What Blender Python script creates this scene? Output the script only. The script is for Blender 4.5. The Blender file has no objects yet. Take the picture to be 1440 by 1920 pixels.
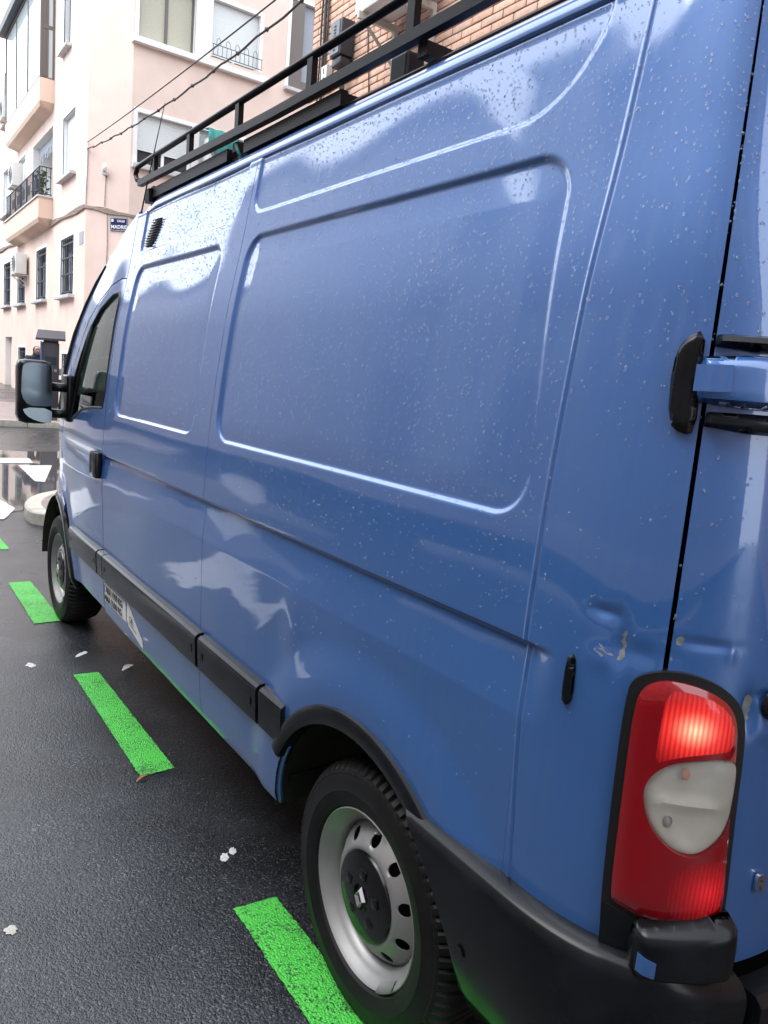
import bpy, bmesh, math, random
import numpy as np
from mathutils import Vector, Matrix
from mathutils.geometry import delaunay_2d_cdt
random.seed(7); rng = np.random.default_rng(7)
SC = bpy.context.scene
COL = SC.collection
# ------------------------------------------------------------------ camera
def make_camera():
    yaw, pitch, roll = math.radians(35.2408), math.radians(9.0577), math.radians(4.8711)
    f = Vector((math.sin(yaw)*math.cos(pitch), math.cos(yaw)*math.cos(pitch), -math.sin(pitch)))
    r = Vector((math.cos(yaw), -math.sin(yaw), 0)); u = r.cross(f)
    c, s = math.cos(roll), math.sin(roll)
    r2 = c*r+s*u; u2 = -s*r+c*u
    cam = bpy.data.cameras.new('camera'); o = bpy.data.objects.new('camera', cam); COL.objects.link(o)
    m = Matrix((r2, u2, -f)).transposed().to_4x4(); m.translation = (-0.99978, -1.43089, 1.62254)
    o.matrix_world = m
    cam.sensor_fit = 'HORIZONTAL'; cam.sensor_width = 36; cam.lens = 36*1421.5/1440
    cam.clip_start = .05; cam.clip_end = 500
    SC.camera = o
make_camera()
# ------------------------------------------------------------------ sky, sun, exposure
SUN_EL, SUN_AZ = math.radians(52), math.radians(-70)     # azimuth from +y towards +x
W = bpy.data.worlds.new('World'); SC.world = W; W.use_nodes = True
nt = W.node_tree; nt.nodes.clear()
sky = nt.nodes.new('ShaderNodeTexSky'); sky.sky_type = 'NISHITA'; sky.sun_disc = False
sky.sun_elevation = SUN_EL; sky.sun_rotation = SUN_AZ; sky.air_density = 1.0; sky.dust_density = 6.0; sky.ozone_density = 1.0
hs = nt.nodes.new('ShaderNodeHueSaturation'); hs.inputs['Saturation'].default_value = .16
bg = nt.nodes.new('ShaderNodeBackground'); bg.inputs['Strength'].default_value = .15
wo = nt.nodes.new('ShaderNodeOutputWorld')
nt.links.new(sky.outputs[0], hs.inputs['Color']); ov = nt.nodes.new('ShaderNodeMix'); ov.data_type = 'RGBA'; ov.inputs[0].default_value = .78   # even cloud deck over the clear sky
ov.inputs[7].default_value = (8.3, 8.9, 9.8, 1); nt.links.new(hs.outputs[0], ov.inputs[6]); nt.links.new(ov.outputs[2], bg.inputs['Color']); nt.links.new(bg.outputs[0], wo.inputs['Surface'])
sl = bpy.data.lights.new('sun', 'SUN'); sl.energy = .7; sl.angle = math.radians(40); sl.color = (1, .97, .93)
so = bpy.data.objects.new('sun', sl); COL.objects.link(so)
sd = Vector((math.sin(SUN_AZ)*math.cos(SUN_EL), math.cos(SUN_AZ)*math.cos(SUN_EL), math.sin(SUN_EL)))
so.rotation_euler = sd.to_track_quat('Z', 'Y').to_euler()
SC.view_settings.view_transform = 'Standard'; SC.view_settings.look = 'None'
SC.view_settings.exposure = 1.45; SC.view_settings.gamma = 1; SC.view_settings.use_curve_mapping = False
SC.cycles.max_bounces = 8; SC.cycles.transparent_max_bounces = 12
try: SC.cycles.use_denoising = True
except Exception: pass

# ------------------------------------------------------------------ materials
def mat(name, col, rough=.5, metal=0, coat=0, spec=.5, trans=0, ior=1.5, emis=None, es=0, bump=None, var=None, coat_rough=.03, alpha=1):
    """Principled material; bump=(scale,strength,distance); var=(scale,amount) colour noise."""
    m = bpy.data.materials.new(name); m.use_nodes = True
    n = m.node_tree; b = n.nodes['Principled BSDF']
    I = b.inputs
    I['Base Color'].default_value = (*col, 1); I['Roughness'].default_value = rough; I['Metallic'].default_value = metal
    I['Coat Weight'].default_value = coat; I['Coat Roughness'].default_value = coat_rough
    I['Specular IOR Level'].default_value = spec; I['Transmission Weight'].default_value = trans; I['IOR'].default_value = ior
    I['Alpha'].default_value = alpha
    if emis: I['Emission Color'].default_value = (*emis, 1); I['Emission Strength'].default_value = es
    tc = n.nodes.new('ShaderNodeTexCoord')
    if var:
        t = n.nodes.new('ShaderNodeTexNoise'); t.inputs['Scale'].default_value = var[0]; t.inputs['Detail'].default_value = 6
        n.links.new(tc.outputs['Object'], t.inputs['Vector'])
        mr = n.nodes.new('ShaderNodeMapRange'); mr.inputs[1].default_value = .25; mr.inputs[2].default_value = .75
        mr.inputs[3].default_value = 1-var[1]; mr.inputs[4].default_value = 1+var[1]
        mx = n.nodes.new('ShaderNodeMix'); mx.data_type = 'RGBA'; mx.blend_type = 'MULTIPLY'; mx.inputs[0].default_value = 1
        mx.inputs[6].default_value = (*col, 1)
        n.links.new(t.outputs[0], mr.inputs[0]); n.links.new(mr.outputs[0], mx.inputs[7]); n.links.new(mx.outputs[2], I['Base Color'])
    if bump:
        t = n.nodes.new('ShaderNodeTexNoise'); t.inputs['Scale'].default_value = bump[0]; t.inputs['Detail'].default_value = 5
        n.links.new(tc.outputs['Object'], t.inputs['Vector'])
        bp = n.nodes.new('ShaderNodeBump'); bp.inputs['Strength'].default_value = bump[1]; bp.inputs['Distance'].default_value = bump[2]
        n.links.new(t.outputs[0], bp.inputs['Height']); n.links.new(bp.outputs[0], I['Normal'])
    return m
def nodes(m): return m.node_tree, m.node_tree.nodes['Principled BSDF']
def N(t, kind, **kw):
    n = t.nodes.new(kind)
    for k, v in kw.items():
        if k.startswith('i_'):
            key = k[2:]; key = int(key) if key.isdigit() else key.replace('_', ' ')
            n.inputs[key].default_value = v
        else: setattr(n, k, v)
    return n
M = {}
PAINT = (.038, .128, .365)
def paint_material():
    m = mat('van_paint', PAINT, rough=.38, metal=.25, coat=1.0, coat_rough=.02, spec=.5)
    t, b = nodes(m); L = t.links; b.inputs['Coat IOR'].default_value = 1.74
    tc = N(t, 'ShaderNodeTexCoord')
    # faint vertical rain streaks and road film (colour of the dirt itself)
    mp = N(t, 'ShaderNodeMapping'); mp.inputs['Scale'].default_value = (30, 30, 1.2)
    n1 = N(t, 'ShaderNodeTexNoise', i_Scale=1.6, i_Detail=5.0)
    L.new(tc.outputs['Object'], mp.inputs[0]); L.new(mp.outputs[0], n1.inputs['Vector'])
    n2 = N(t, 'ShaderNodeTexNoise', i_Scale=2.2, i_Detail=4.0); L.new(tc.outputs['Object'], n2.inputs['Vector'])
    mu = N(t, 'ShaderNodeMath', operation='MULTIPLY'); L.new(n1.outputs[0], mu.inputs[0]); L.new(n2.outputs[0], mu.inputs[1])
    mr = N(t, 'ShaderNodeMapRange', i_1=.2, i_2=.42, i_3=0.0, i_4=.16); L.new(mu.outputs[0], mr.inputs[0])
    mx = N(t, 'ShaderNodeMix', data_type='RGBA'); mx.inputs[6].default_value = (*PAINT, 1); mx.inputs[7].default_value = (.09, .17, .33, 1)
    L.new(mr.outputs[0], mx.inputs[0]); L.new(mx.outputs[2], b.inputs['Base Color'])
    mr2 = N(t, 'ShaderNodeMapRange', i_1=.2, i_2=.45, i_3=.02, i_4=.09); L.new(mu.outputs[0], mr2.inputs[0]); L.new(mr2.outputs[0], b.inputs['Coat Roughness'])
    # fine orange peel of the lacquer
    n3 = N(t, 'ShaderNodeTexNoise', i_Scale=260.0, i_Detail=2.0); L.new(tc.outputs['Object'], n3.inputs['Vector'])
    bp = N(t, 'ShaderNodeBump', i_Strength=.04, i_Distance=.0006); L.new(n3.outputs[0], bp.inputs['Height']); L.new(bp.outputs[0], b.inputs['Coat Normal'])
    return m
M['paint'] = paint_material()
M['black'] = mat('black_plastic', (.008, .009, .011), rough=.20, spec=.22, bump=(700, .06, .0004), var=(9, .5))
M['rubber'] = mat('rubber', (.006, .006, .0065), rough=.55, spec=.3, bump=(300, .2, .0006), var=(14, .5))
M['seal'] = mat('seal_black', (.006, .006, .007), rough=.5)
M['dark'] = mat('underbody', (.008, .008, .009), rough=.8)
M['well'] = mat('wheel_well', (.022, .017, .012), rough=.8, var=(8, .7))
M['rack'] = mat('rack_steel', (.0045, .005, .0075), rough=.40, spec=.22, var=(22, .8), bump=(160, .5, .001))
M['rim'] = mat('rim_silver', (.34, .34, .335), rough=.45, metal=.6, var=(9, .12), bump=(500, .08, .0004))
M['gloss_black'] = mat('gloss_black', (.004, .004, .005), rough=.12)
M['chrome'] = mat('chrome', (.75, .76, .78), rough=.12, metal=1)
M['steel'] = mat('dull_steel', (.3, .3, .3), rough=.45, metal=.8)
def thin_glass(name, tint):
    m = bpy.data.materials.new(name); m.use_nodes = True; t = m.node_tree; t.nodes.clear(); L = t.links
    tr = N(t, 'ShaderNodeBsdfTransparent'); tr.inputs[0].default_value = (*tint, 1)
    gl = N(t, 'ShaderNodeBsdfGlossy'); gl.inputs['Roughness'].default_value = .01; gl.inputs[0].default_value = (.9, .95, .93, 1)
    fr = N(t, 'ShaderNodeFresnel', i_IOR=1.5); mx = N(t, 'ShaderNodeMixShader'); o = N(t, 'ShaderNodeOutputMaterial')
    ml = N(t, 'ShaderNodeMath', operation='MULTIPLY', i_1=1.6, use_clamp=True); L.new(fr.outputs[0], ml.inputs[0])
    L.new(ml.outputs[0], mx.inputs[0]); L.new(tr.outputs[0], mx.inputs[1]); L.new(gl.outputs[0], mx.inputs[2]); L.new(mx.outputs[0], o.inputs[0]); return m
M['water'] = mat('rain_water', (.80, .91, 1), rough=.02, trans=.92, ior=1.36)
M['glass'] = thin_glass('tinted_glass', (.62, .78, .70))
M['mirror'] = mat('mirror_glass', (.20, .235, .24), rough=.05, metal=1, bump=(190, .12, .0008))
M['interior'] = mat('cab_trim', (.05, .055, .055), rough=.7)
M['seat'] = mat('seat_cloth', (.04, .045, .05), rough=.9)
M['white_vinyl'] = mat('white_vinyl', (.78, .79, .78), rough=.4, var=(60, .12))
M['ink'] = mat('ink', (.02, .02, .022), rough=.5)
M['red'] = mat('red_lens', (.22, .002, .006), rough=.12, coat=.7)
M['clear'] = mat('clear_lens', (.80, .79, .74), rough=.05, trans=.86, ior=1.3)
M['reflector'] = mat('reflector_bowl', (.62, .61, .56), rough=.25, metal=.0, var=(40, .06))
M['amber'] = mat('amber_bulb', (.55, .16, .06), rough=.3)
M['worn'] = mat('worn_lacquer', (.24, .26, .32), rough=.3, coat=.35, coat_rough=.12, var=(38, .3))
M['chip'] = mat('chipped_filler', (.17, .19, .19), rough=.45, var=(80, .35))
M['rust'] = mat('scuff_dark', (.03, .028, .03), rough=.6)
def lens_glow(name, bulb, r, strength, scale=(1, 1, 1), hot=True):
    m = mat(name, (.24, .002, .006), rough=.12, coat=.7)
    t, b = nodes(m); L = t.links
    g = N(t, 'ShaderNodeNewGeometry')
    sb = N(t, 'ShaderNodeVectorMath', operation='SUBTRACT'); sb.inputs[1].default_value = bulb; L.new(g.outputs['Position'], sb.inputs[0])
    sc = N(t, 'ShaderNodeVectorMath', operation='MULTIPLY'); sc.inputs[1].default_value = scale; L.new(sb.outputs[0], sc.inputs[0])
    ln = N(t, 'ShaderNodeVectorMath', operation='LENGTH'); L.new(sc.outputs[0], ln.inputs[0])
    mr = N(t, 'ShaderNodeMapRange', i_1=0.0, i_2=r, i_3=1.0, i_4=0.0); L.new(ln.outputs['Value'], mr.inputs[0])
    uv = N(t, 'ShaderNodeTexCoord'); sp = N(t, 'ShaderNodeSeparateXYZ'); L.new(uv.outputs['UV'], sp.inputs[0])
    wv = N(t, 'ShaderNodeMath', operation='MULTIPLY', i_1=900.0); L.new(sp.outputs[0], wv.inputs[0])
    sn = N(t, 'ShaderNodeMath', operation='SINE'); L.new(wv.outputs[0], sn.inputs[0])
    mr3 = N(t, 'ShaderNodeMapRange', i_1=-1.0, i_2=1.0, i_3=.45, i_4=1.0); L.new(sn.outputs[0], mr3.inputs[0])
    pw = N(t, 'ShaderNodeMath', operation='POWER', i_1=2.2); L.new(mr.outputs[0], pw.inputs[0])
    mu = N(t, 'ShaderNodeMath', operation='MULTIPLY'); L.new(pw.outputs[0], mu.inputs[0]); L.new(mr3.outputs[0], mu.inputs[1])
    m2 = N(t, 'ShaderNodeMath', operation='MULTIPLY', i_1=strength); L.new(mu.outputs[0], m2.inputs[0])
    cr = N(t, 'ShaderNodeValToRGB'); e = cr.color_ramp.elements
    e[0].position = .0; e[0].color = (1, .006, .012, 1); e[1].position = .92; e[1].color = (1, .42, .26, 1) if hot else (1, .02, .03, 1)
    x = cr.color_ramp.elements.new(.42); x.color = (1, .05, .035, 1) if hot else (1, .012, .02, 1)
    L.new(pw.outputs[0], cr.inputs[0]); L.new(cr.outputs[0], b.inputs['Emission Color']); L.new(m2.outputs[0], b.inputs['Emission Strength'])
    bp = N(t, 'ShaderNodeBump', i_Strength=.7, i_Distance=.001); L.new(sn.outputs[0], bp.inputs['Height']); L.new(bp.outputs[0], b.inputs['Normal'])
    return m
# masonry and ground
M['pink'] = mat('pink_render', (.72, .57, .50), rough=.9, var=(1.5, .08), bump=(60, .25, .004))
M['pink2'] = mat('pink_render_balcony', (.70, .53, .43), rough=.9, var=(1.5, .06))
M['white_paint'] = mat('white_paint', (.78, .78, .77), rough=.7, var=(3, .04))
M['sill'] = mat('grey_sill', (.50, .50, .50), rough=.8, var=(5, .15))
M['dark_frame'] = mat('dark_frame', (.05, .055, .065), rough=.5)
M['brown_frame'] = mat('brown_frame', (.13, .11, .10), rough=.5)
M['grey_blue'] = mat('grey_blue_panel', (.30, .33, .38), rough=.6)
M['shutter'] = mat('roller_shutter', (.66, .70, .70), rough=.6)
M['beige_shutter'] = mat('beige_shutter', (.46, .45, .36), rough=.6)
M['pane'] = mat('window_pane', (.03, .04, .05), rough=.04, spec=.7)
M['pane_pale'] = mat('pale_pane', (.48, .55, .57), rough=.06, spec=.6)
M['iron'] = mat('wrought_iron', (.03, .035, .05), rough=.5)
M['cable'] = mat('cable_black', (.05, .045, .045), rough=.7)
M['conduit'] = mat('painted_cables', (.36, .29, .25), rough=.8, var=(20, .4))
M['ac_white'] = mat('ac_casing', (.68, .69, .66), rough=.5, var=(4, .06))
M['ac_grille'] = mat('ac_grille', (.22, .23, .23), rough=.6)
M['teal'] = mat('teal_tarp', (.03, .22, .20), rough=.6, var=(7, .3))
M['cream_metal'] = mat('cream_bracket', (.52, .50, .44), rough=.55, var=(12, .2))
M['navy'] = mat('enamel_navy', (.014, .02, .085), rough=.25)
M['white_enamel'] = mat('enamel_white', (.75, .76, .8), rough=.3)
M['box_dark'] = mat('terminal_box', (.03, .035, .042), rough=.45)
M['box_grey'] = mat('terminal_box_front', (.16, .18, .21), rough=.45)
M['meter'] = mat('meter_casing', (.035, .035, .045), rough=.4)
M['meter_base'] = mat('meter_pedestal', (.09, .085, .065), rough=.6, var=(10, .4))
M['jacket'] = mat('navy_jacket', (.015, .025, .055), rough=.8, var=(12, .4))
M['trouser'] = mat('dark_trousers', (.03, .03, .035), rough=.85)
M['skin'] = mat('skin_tone', (.45, .27, .20), rough=.5)
M['meter_blue'] = mat('meter_blue', (.10, .18, .42), rough=.4)
M['cloth_red'] = mat('curtain_cloth', (.25, .08, .07), rough=.9, var=(9, .4))
M['leaf'] = mat('plant_leaf', (.05, .10, .035), rough=.6, var=(12, .4))
M['granite'] = mat('granite_kerb', (.40, .38, .33), rough=.55, var=(14, .25), bump=(120, .3, .003))
M['paving'] = mat('paving', (.24, .19, .18), rough=.35, var=(3, .25), bump=(80, .3, .004))
M['whitemark'] = mat('road_white', (.54, .54, .53), rough=.35, var=(24, .12), bump=(140, .4, .002))
M['spot'] = mat('paint_splash', (.50, .50, .49), rough=.6, var=(90, .3))
M['leaf_dead'] = mat('dead_leaf', (.30, .14, .06), rough=.7)
M['opp_shutter'] = mat('shutter_dull', (.44, .44, .45), rough=.7)
M['opp'] = mat('facade_rose', (.42, .41, .43), rough=.9, var=(1.2, .08))
M['opp2'] = mat('facade_cream', (.46, .46, .45), rough=.9, var=(1.2, .08))
M['opp3'] = mat('facade_brick', (.29, .26, .26), rough=.9, var=(5, .15))
def asphalt_material():
    m = mat('wet_asphalt', (.02, .02, .022), rough=.45)
    t, b = nodes(m); L = t.links
    tc = N(t, 'ShaderNodeTexCoord')
    v = N(t, 'ShaderNodeTexVoronoi', i_Scale=215.0); L.new(tc.outputs['Object'], v.inputs['Vector'])
    v2 = N(t, 'ShaderNodeTexVoronoi', i_Scale=105.0); L.new(tc.outputs['Object'], v2.inputs['Vector'])
    n1 = N(t, 'ShaderNodeTexNoise', i_Scale=3.0, i_Detail=6.0); L.new(tc.outputs['Object'], n1.inputs['Vector'])
    n2 = N(t, 'ShaderNodeTexNoise', i_Scale=.7, i_Detail=4.0); L.new(tc.outputs['Object'], n2.inputs['Vector'])
    # stone colours: mostly dark, a few pale and ochre chips
    cr = N(t, 'ShaderNodeValToRGB'); e = cr.color_ramp.elements
    e[0].position = 0; e[0].color = (.010, .012, .016, 1); e[1].position = 1; e[1].color = (.12, .115, .105, 1)
    for p, c in ((.55, (.020, .023, .028)), (.80, (.032, .036, .042)), (.93, (.055, .055, .054))):
        q = cr.color_ramp.elements.new(p); q.color = (*c, 1)
    sp = N(t, 'ShaderNodeSeparateColor'); L.new(v.outputs['Color'], sp.inputs[0]); L.new(sp.outputs[0], cr.inputs[0])
    mr = N(t, 'ShaderNodeMapRange', i_1=.3, i_2=.7, i_3=.42, i_4=1.12); L.new(n1.outputs[0], mr.inputs[0])
    mx = N(t, 'ShaderNodeMix', data_type='RGBA', blend_type='MULTIPLY'); mx.inputs[0].default_value = 1
    L.new(cr.outputs[0], mx.inputs[6]); L.new(mr.outputs[0], mx.inputs[7]); L.new(mx.outputs[2], b.inputs['Base Color'])
    mr2 = N(t, 'ShaderNodeMapRange', i_1=.35, i_2=.65, i_3=.18, i_4=.40); L.new(n2.outputs[0], mr2.inputs[0]); L.new(mr2.outputs[0], b.inputs['Roughness'])
    ad = N(t, 'ShaderNodeMath', operation='ADD'); L.new(v.outputs['Distance'], ad.inputs[0]); L.new(v2.outputs['Distance'], ad.inputs[1])
    bp = N(t, 'ShaderNodeBump', i_Strength=.42, i_Distance=.003, invert=True); L.new(ad.outputs[0], bp.inputs['Height']); L.new(bp.outputs[0], b.inputs['Normal'])
    return m
M['asphalt'] = asphalt_material()
def green_material():
    m = mat('green_road_paint', (.04, .52, .03), rough=.5)
    t, b = nodes(m); L = t.links
    tc = N(t, 'ShaderNodeTexCoord')
    v = N(t, 'ShaderNodeTexVoronoi', i_Scale=150.0); L.new(tc.outputs['Object'], v.inputs['Vector'])
    n = N(t, 'ShaderNodeTexNoise', i_Scale=130.0, i_Detail=3.0); L.new(tc.outputs['Object'], n.inputs['Vector'])
    n3 = N(t, 'ShaderNodeTexNoise', i_Scale=6.0, i_Detail=3.0); L.new(tc.outputs['Object'], n3.inputs['Vector'])
    s = N(t, 'ShaderNodeMath', operation='MULTIPLY_ADD', i_1=.35, i_2=0.0); L.new(n3.outputs[0], s.inputs[0])
    a = N(t, 'ShaderNodeMath', operation='ADD'); L.new(n.outputs[0], a.inputs[0]); L.new(s.outputs[0], a.inputs[1])
    mr = N(t, 'ShaderNodeMapRange', i_1=.52, i_2=.66, i_3=0.0, i_4=1.0); L.new(a.outputs[0], mr.inputs[0])
    mx = N(t, 'ShaderNodeMix', data_type='RGBA'); mx.inputs[6].default_value = (.012, .07, .014, 1); mx.inputs[7].default_value = (.055, .46, .045, 1)
    L.new(mr.outputs[0], mx.inputs[0]); L.new(mx.outputs[2], b.inputs['Base Color'])
    bp = N(t, 'ShaderNodeBump', i_Strength=.7, i_Distance=.005, invert=True); L.new(v.outputs['Distance'], bp.inputs['Height']); L.new(bp.outputs[0], b.inputs['Normal'])
    return m
M['green'] = green_material()
M['film'] = mat('standing_water', (.075, .072, .072), rough=.035, spec=.9, ior=2.0, bump=(3.0, .06, .006))
def brickwall_material():
    m = mat('brickwork_far', (.5, .3, .22), rough=.9)
    t, b = nodes(m); L = t.links
    tc = N(t, 'ShaderNodeTexCoord'); mp = N(t, 'ShaderNodeMapping'); mp.inputs['Rotation'].default_value = (math.pi/2, 0, math.pi/2)
    br = N(t, 'ShaderNodeTexBrick', i_Scale=1.0, i_Mortar_Size=.006, i_Brick_Width=.25, i_Row_Height=.0665)
    br.inputs['Color1'].default_value = (.50, .29, .20, 1); br.inputs['Color2'].default_value = (.44, .25, .17, 1); br.inputs['Mortar'].default_value = (.22, .16, .13, 1)
    sx = N(t, 'ShaderNodeSeparateXYZ'); cx = N(t, 'ShaderNodeCombineXYZ')
    L.new(tc.outputs['Object'], sx.inputs[0]); L.new(sx.outputs[1], cx.inputs[0]); L.new(sx.outputs[2], cx.inputs[1])
    L.new(cx.outputs[0], br.inputs['Vector']); L.new(br.outputs[0], b.inputs['Base Color'])
    return m
M['brickwall'] = brickwall_material()
M['mortar'] = mat('mortar', (.17, .12, .10), rough=.95)
BRICKS = [mat('brick_clay', c, rough=.85, var=(25, .14), bump=(90, .4, .002)) for c in ((.66, .43, .32), (.62, .39, .29), (.70, .47, .36), (.60, .41, .32))]

# ------------------------------------------------------------------ mesh helpers
I4 = Matrix.Identity(4)
def link(o, parent=None):
    COL.objects.link(o)
    if parent is not None:
        o.parent = parent
        o.matrix_parent_inverse = world_of(parent).inverted()
    return o
def world_of(o):
    return o.matrix_basis.copy() if o.parent is None else world_of(o.parent) @ o.matrix_parent_inverse @ o.matrix_basis
def tag(o, label=None, cat=None, group=None, kind=None):
    if label: o['label'] = label
    if cat: o['category'] = cat
    if group: o['group'] = group
    if kind: o['kind'] = kind
    return o
def empty(name, loc, label, cat, group=None):
    o = bpy.data.objects.new(name, None); o.location = loc; o.empty_display_size = .1; COL.objects.link(o)
    return tag(o, label, cat, group)
def mesh(name, verts, faces, m, parent=None, smooth=True, uv=None, sharp=None):
    me = bpy.data.meshes.new(name)
    verts = np.asarray(verts, dtype=np.float64)
    me.from_pydata(verts.tolist() if len(verts) < 60000 else [tuple(v) for v in verts], [], [tuple(f) for f in faces] if not isinstance(faces, np.ndarray) else faces.tolist())
    if uv is not None:
        ul = me.uv_layers.new(name='UVMap'); idx = np.zeros(len(me.loops), dtype=np.int32); me.loops.foreach_get('vertex_index', idx)
        ul.data.foreach_set('uv', np.asarray(uv, dtype=np.float32)[idx].ravel())
    for mm in (m if isinstance(m, (list, tuple)) else [m]): me.materials.append(mm)
    if smooth: me.polygons.foreach_set('use_smooth', [True]*len(me.polygons))
    if sharp is not None:
        try: me.set_sharp_from_angle(angle=math.radians(sharp))
        except Exception: pass
    me.update()
    o = bpy.data.objects.new(name, me)
    return link(o, parent)
def ident(u, v, w): return (u, v, w)
class MB:
    def __init__(s): s.v = []; s.f = []; s.mi = []
    def add(s, vs, fs, mi=0):
        k = len(s.v); s.v += [tuple(x) for x in vs]; s.f += [tuple(i+k for i in f) for f in fs]; s.mi += [mi]*len(fs); return s
    def box(s, a, b, mp=ident, mi=0, bev=0):
        (x0, y0, z0), (x1, y1, z1) = a, b
        if bev:
            return s.rbox(a, b, bev, mp, mi)
        vs = [mp(x, y, z) for z in (z0, z1) for y in (y0, y1) for x in (x0, x1)]
        return s.add(vs, [(0, 2, 3, 1), (4, 5, 7, 6), (0, 1, 5, 4), (2, 6, 7, 3), (0, 4, 6, 2), (1, 3, 7, 5)], mi)
    def rbox(s, a, b, r, mp=ident, mi=0):
        bm = bmesh.new(); bmesh.ops.create_cube(bm, size=1)
        for v in bm.verts: v.co = Vector([(a[i]+b[i])/2+v.co[i]*(b[i]-a[i]) for i in range(3)])
        bmesh.ops.bevel(bm, geom=bm.edges[:]+bm.verts[:], offset=r, segments=2, profile=.6, affect='EDGES')
        bm.verts.index_update()
        s.add([mp(*v.co) for v in bm.verts], [tuple(v.index for v in f.verts) for f in bm.faces], mi); bm.free(); return s
    def tube(s, pts, r, n=8, mi=0, cap=True, rect=None):
        pts = [Vector(p) for p in pts]; k = len(s.v); rings = len(pts)
        rs = r if isinstance(r, (list, tuple)) else [r]*rings
        up = Vector((0, 0, 1)); prev = None
        for i, p in enumerate(pts):
            t = (pts[min(i+1, rings-1)]-pts[max(i-1, 0)]).normalized()
            if prev is None:
                a = t.cross(up)
                if a.length < .05: a = t.cross(Vector((0, 1, 0)))
            else: a = prev-t*prev.dot(t)
            a.normalize(); prev = a; b = a.cross(t)
            if rect:
                for (ca, cb) in ((1, 1), (-1, 1), (-1, -1), (1, -1)): s.v.append(tuple(p+a*ca*rect[0]+b*cb*rect[1]))
            else:
                for j in range(n):
                    an = 2*math.pi*j/n; s.v.append(tuple(p+a*math.cos(an)*rs[i]+b*math.sin(an)*rs[i]))
        if rect: n = 4
        for i in range(rings-1):
            for j in range(n):
                s.f.append((k+i*n+j, k+i*n+(j+1) % n, k+(i+1)*n+(j+1) % n, k+(i+1)*n+j)); s.mi.append(mi)
        if cap:
            s.f.append(tuple(k+j for j in range(n))[::-1]); s.f.append(tuple(k+(rings-1)*n+j for j in range(n))); s.mi += [mi, mi]
        return s
    def build(s, name, m, parent=None, smooth=False, sharp=None):
        o = mesh(name, s.v, s.f, m, parent, smooth, sharp=sharp)
        if any(s.mi): o.data.polygons.foreach_set('material_index', s.mi)
        return o
def lathe(mp, prof, n=64, mod=None):
    """prof: list of (radius, axial); mp(a,b,axial) with a,b in the wheel plane."""
    vs = []; fs = []; P = len(prof)
    for j in range(n):
        an = 2*math.pi*j/n
        for i, (r, w) in enumerate(prof):
            rr, ww = (r, w) if mod is None else mod(i, j, r, w)
            vs.append(mp(rr*math.cos(an), rr*math.sin(an), ww))
    for j in range(n):
        k = (j+1) % n
        for i in range(P-1): fs.append((j*P+i, k*P+i, k*P+i+1, j*P+i+1))
    return vs, fs
def text(name, body, size, loc, xa, ya, m, parent, extrude=.0004, align='LEFT', bold=0):
    cu = bpy.data.curves.new(name, 'FONT'); cu.body = body; cu.size = size; cu.extrude = extrude; cu.align_x = align; cu.offset = bold; cu.resolution_u = 3
    t = bpy.data.objects.new('tmp', cu); COL.objects.link(t)
    me = bpy.data.meshes.new_from_object(t.evaluated_get(bpy.context.evaluated_depsgraph_get()))
    bpy.data.objects.remove(t); bpy.data.curves.remove(cu)
    me.name = name; me.materials.clear(); me.materials.append(m)
    xa, ya = Vector(xa).normalized(), Vector(ya).normalized(); za = xa.cross(ya).normalized(); ya = za.cross(xa)
    mm = Matrix((xa, ya, za)).transposed().to_4x4(); mm.translation = Vector(loc)
    me.transform(mm)
    return link(bpy.data.objects.new(name, me), parent)
def shift_copy(o, dx, parent=None):
    c = o.copy(); COL.objects.link(c); return c

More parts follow.
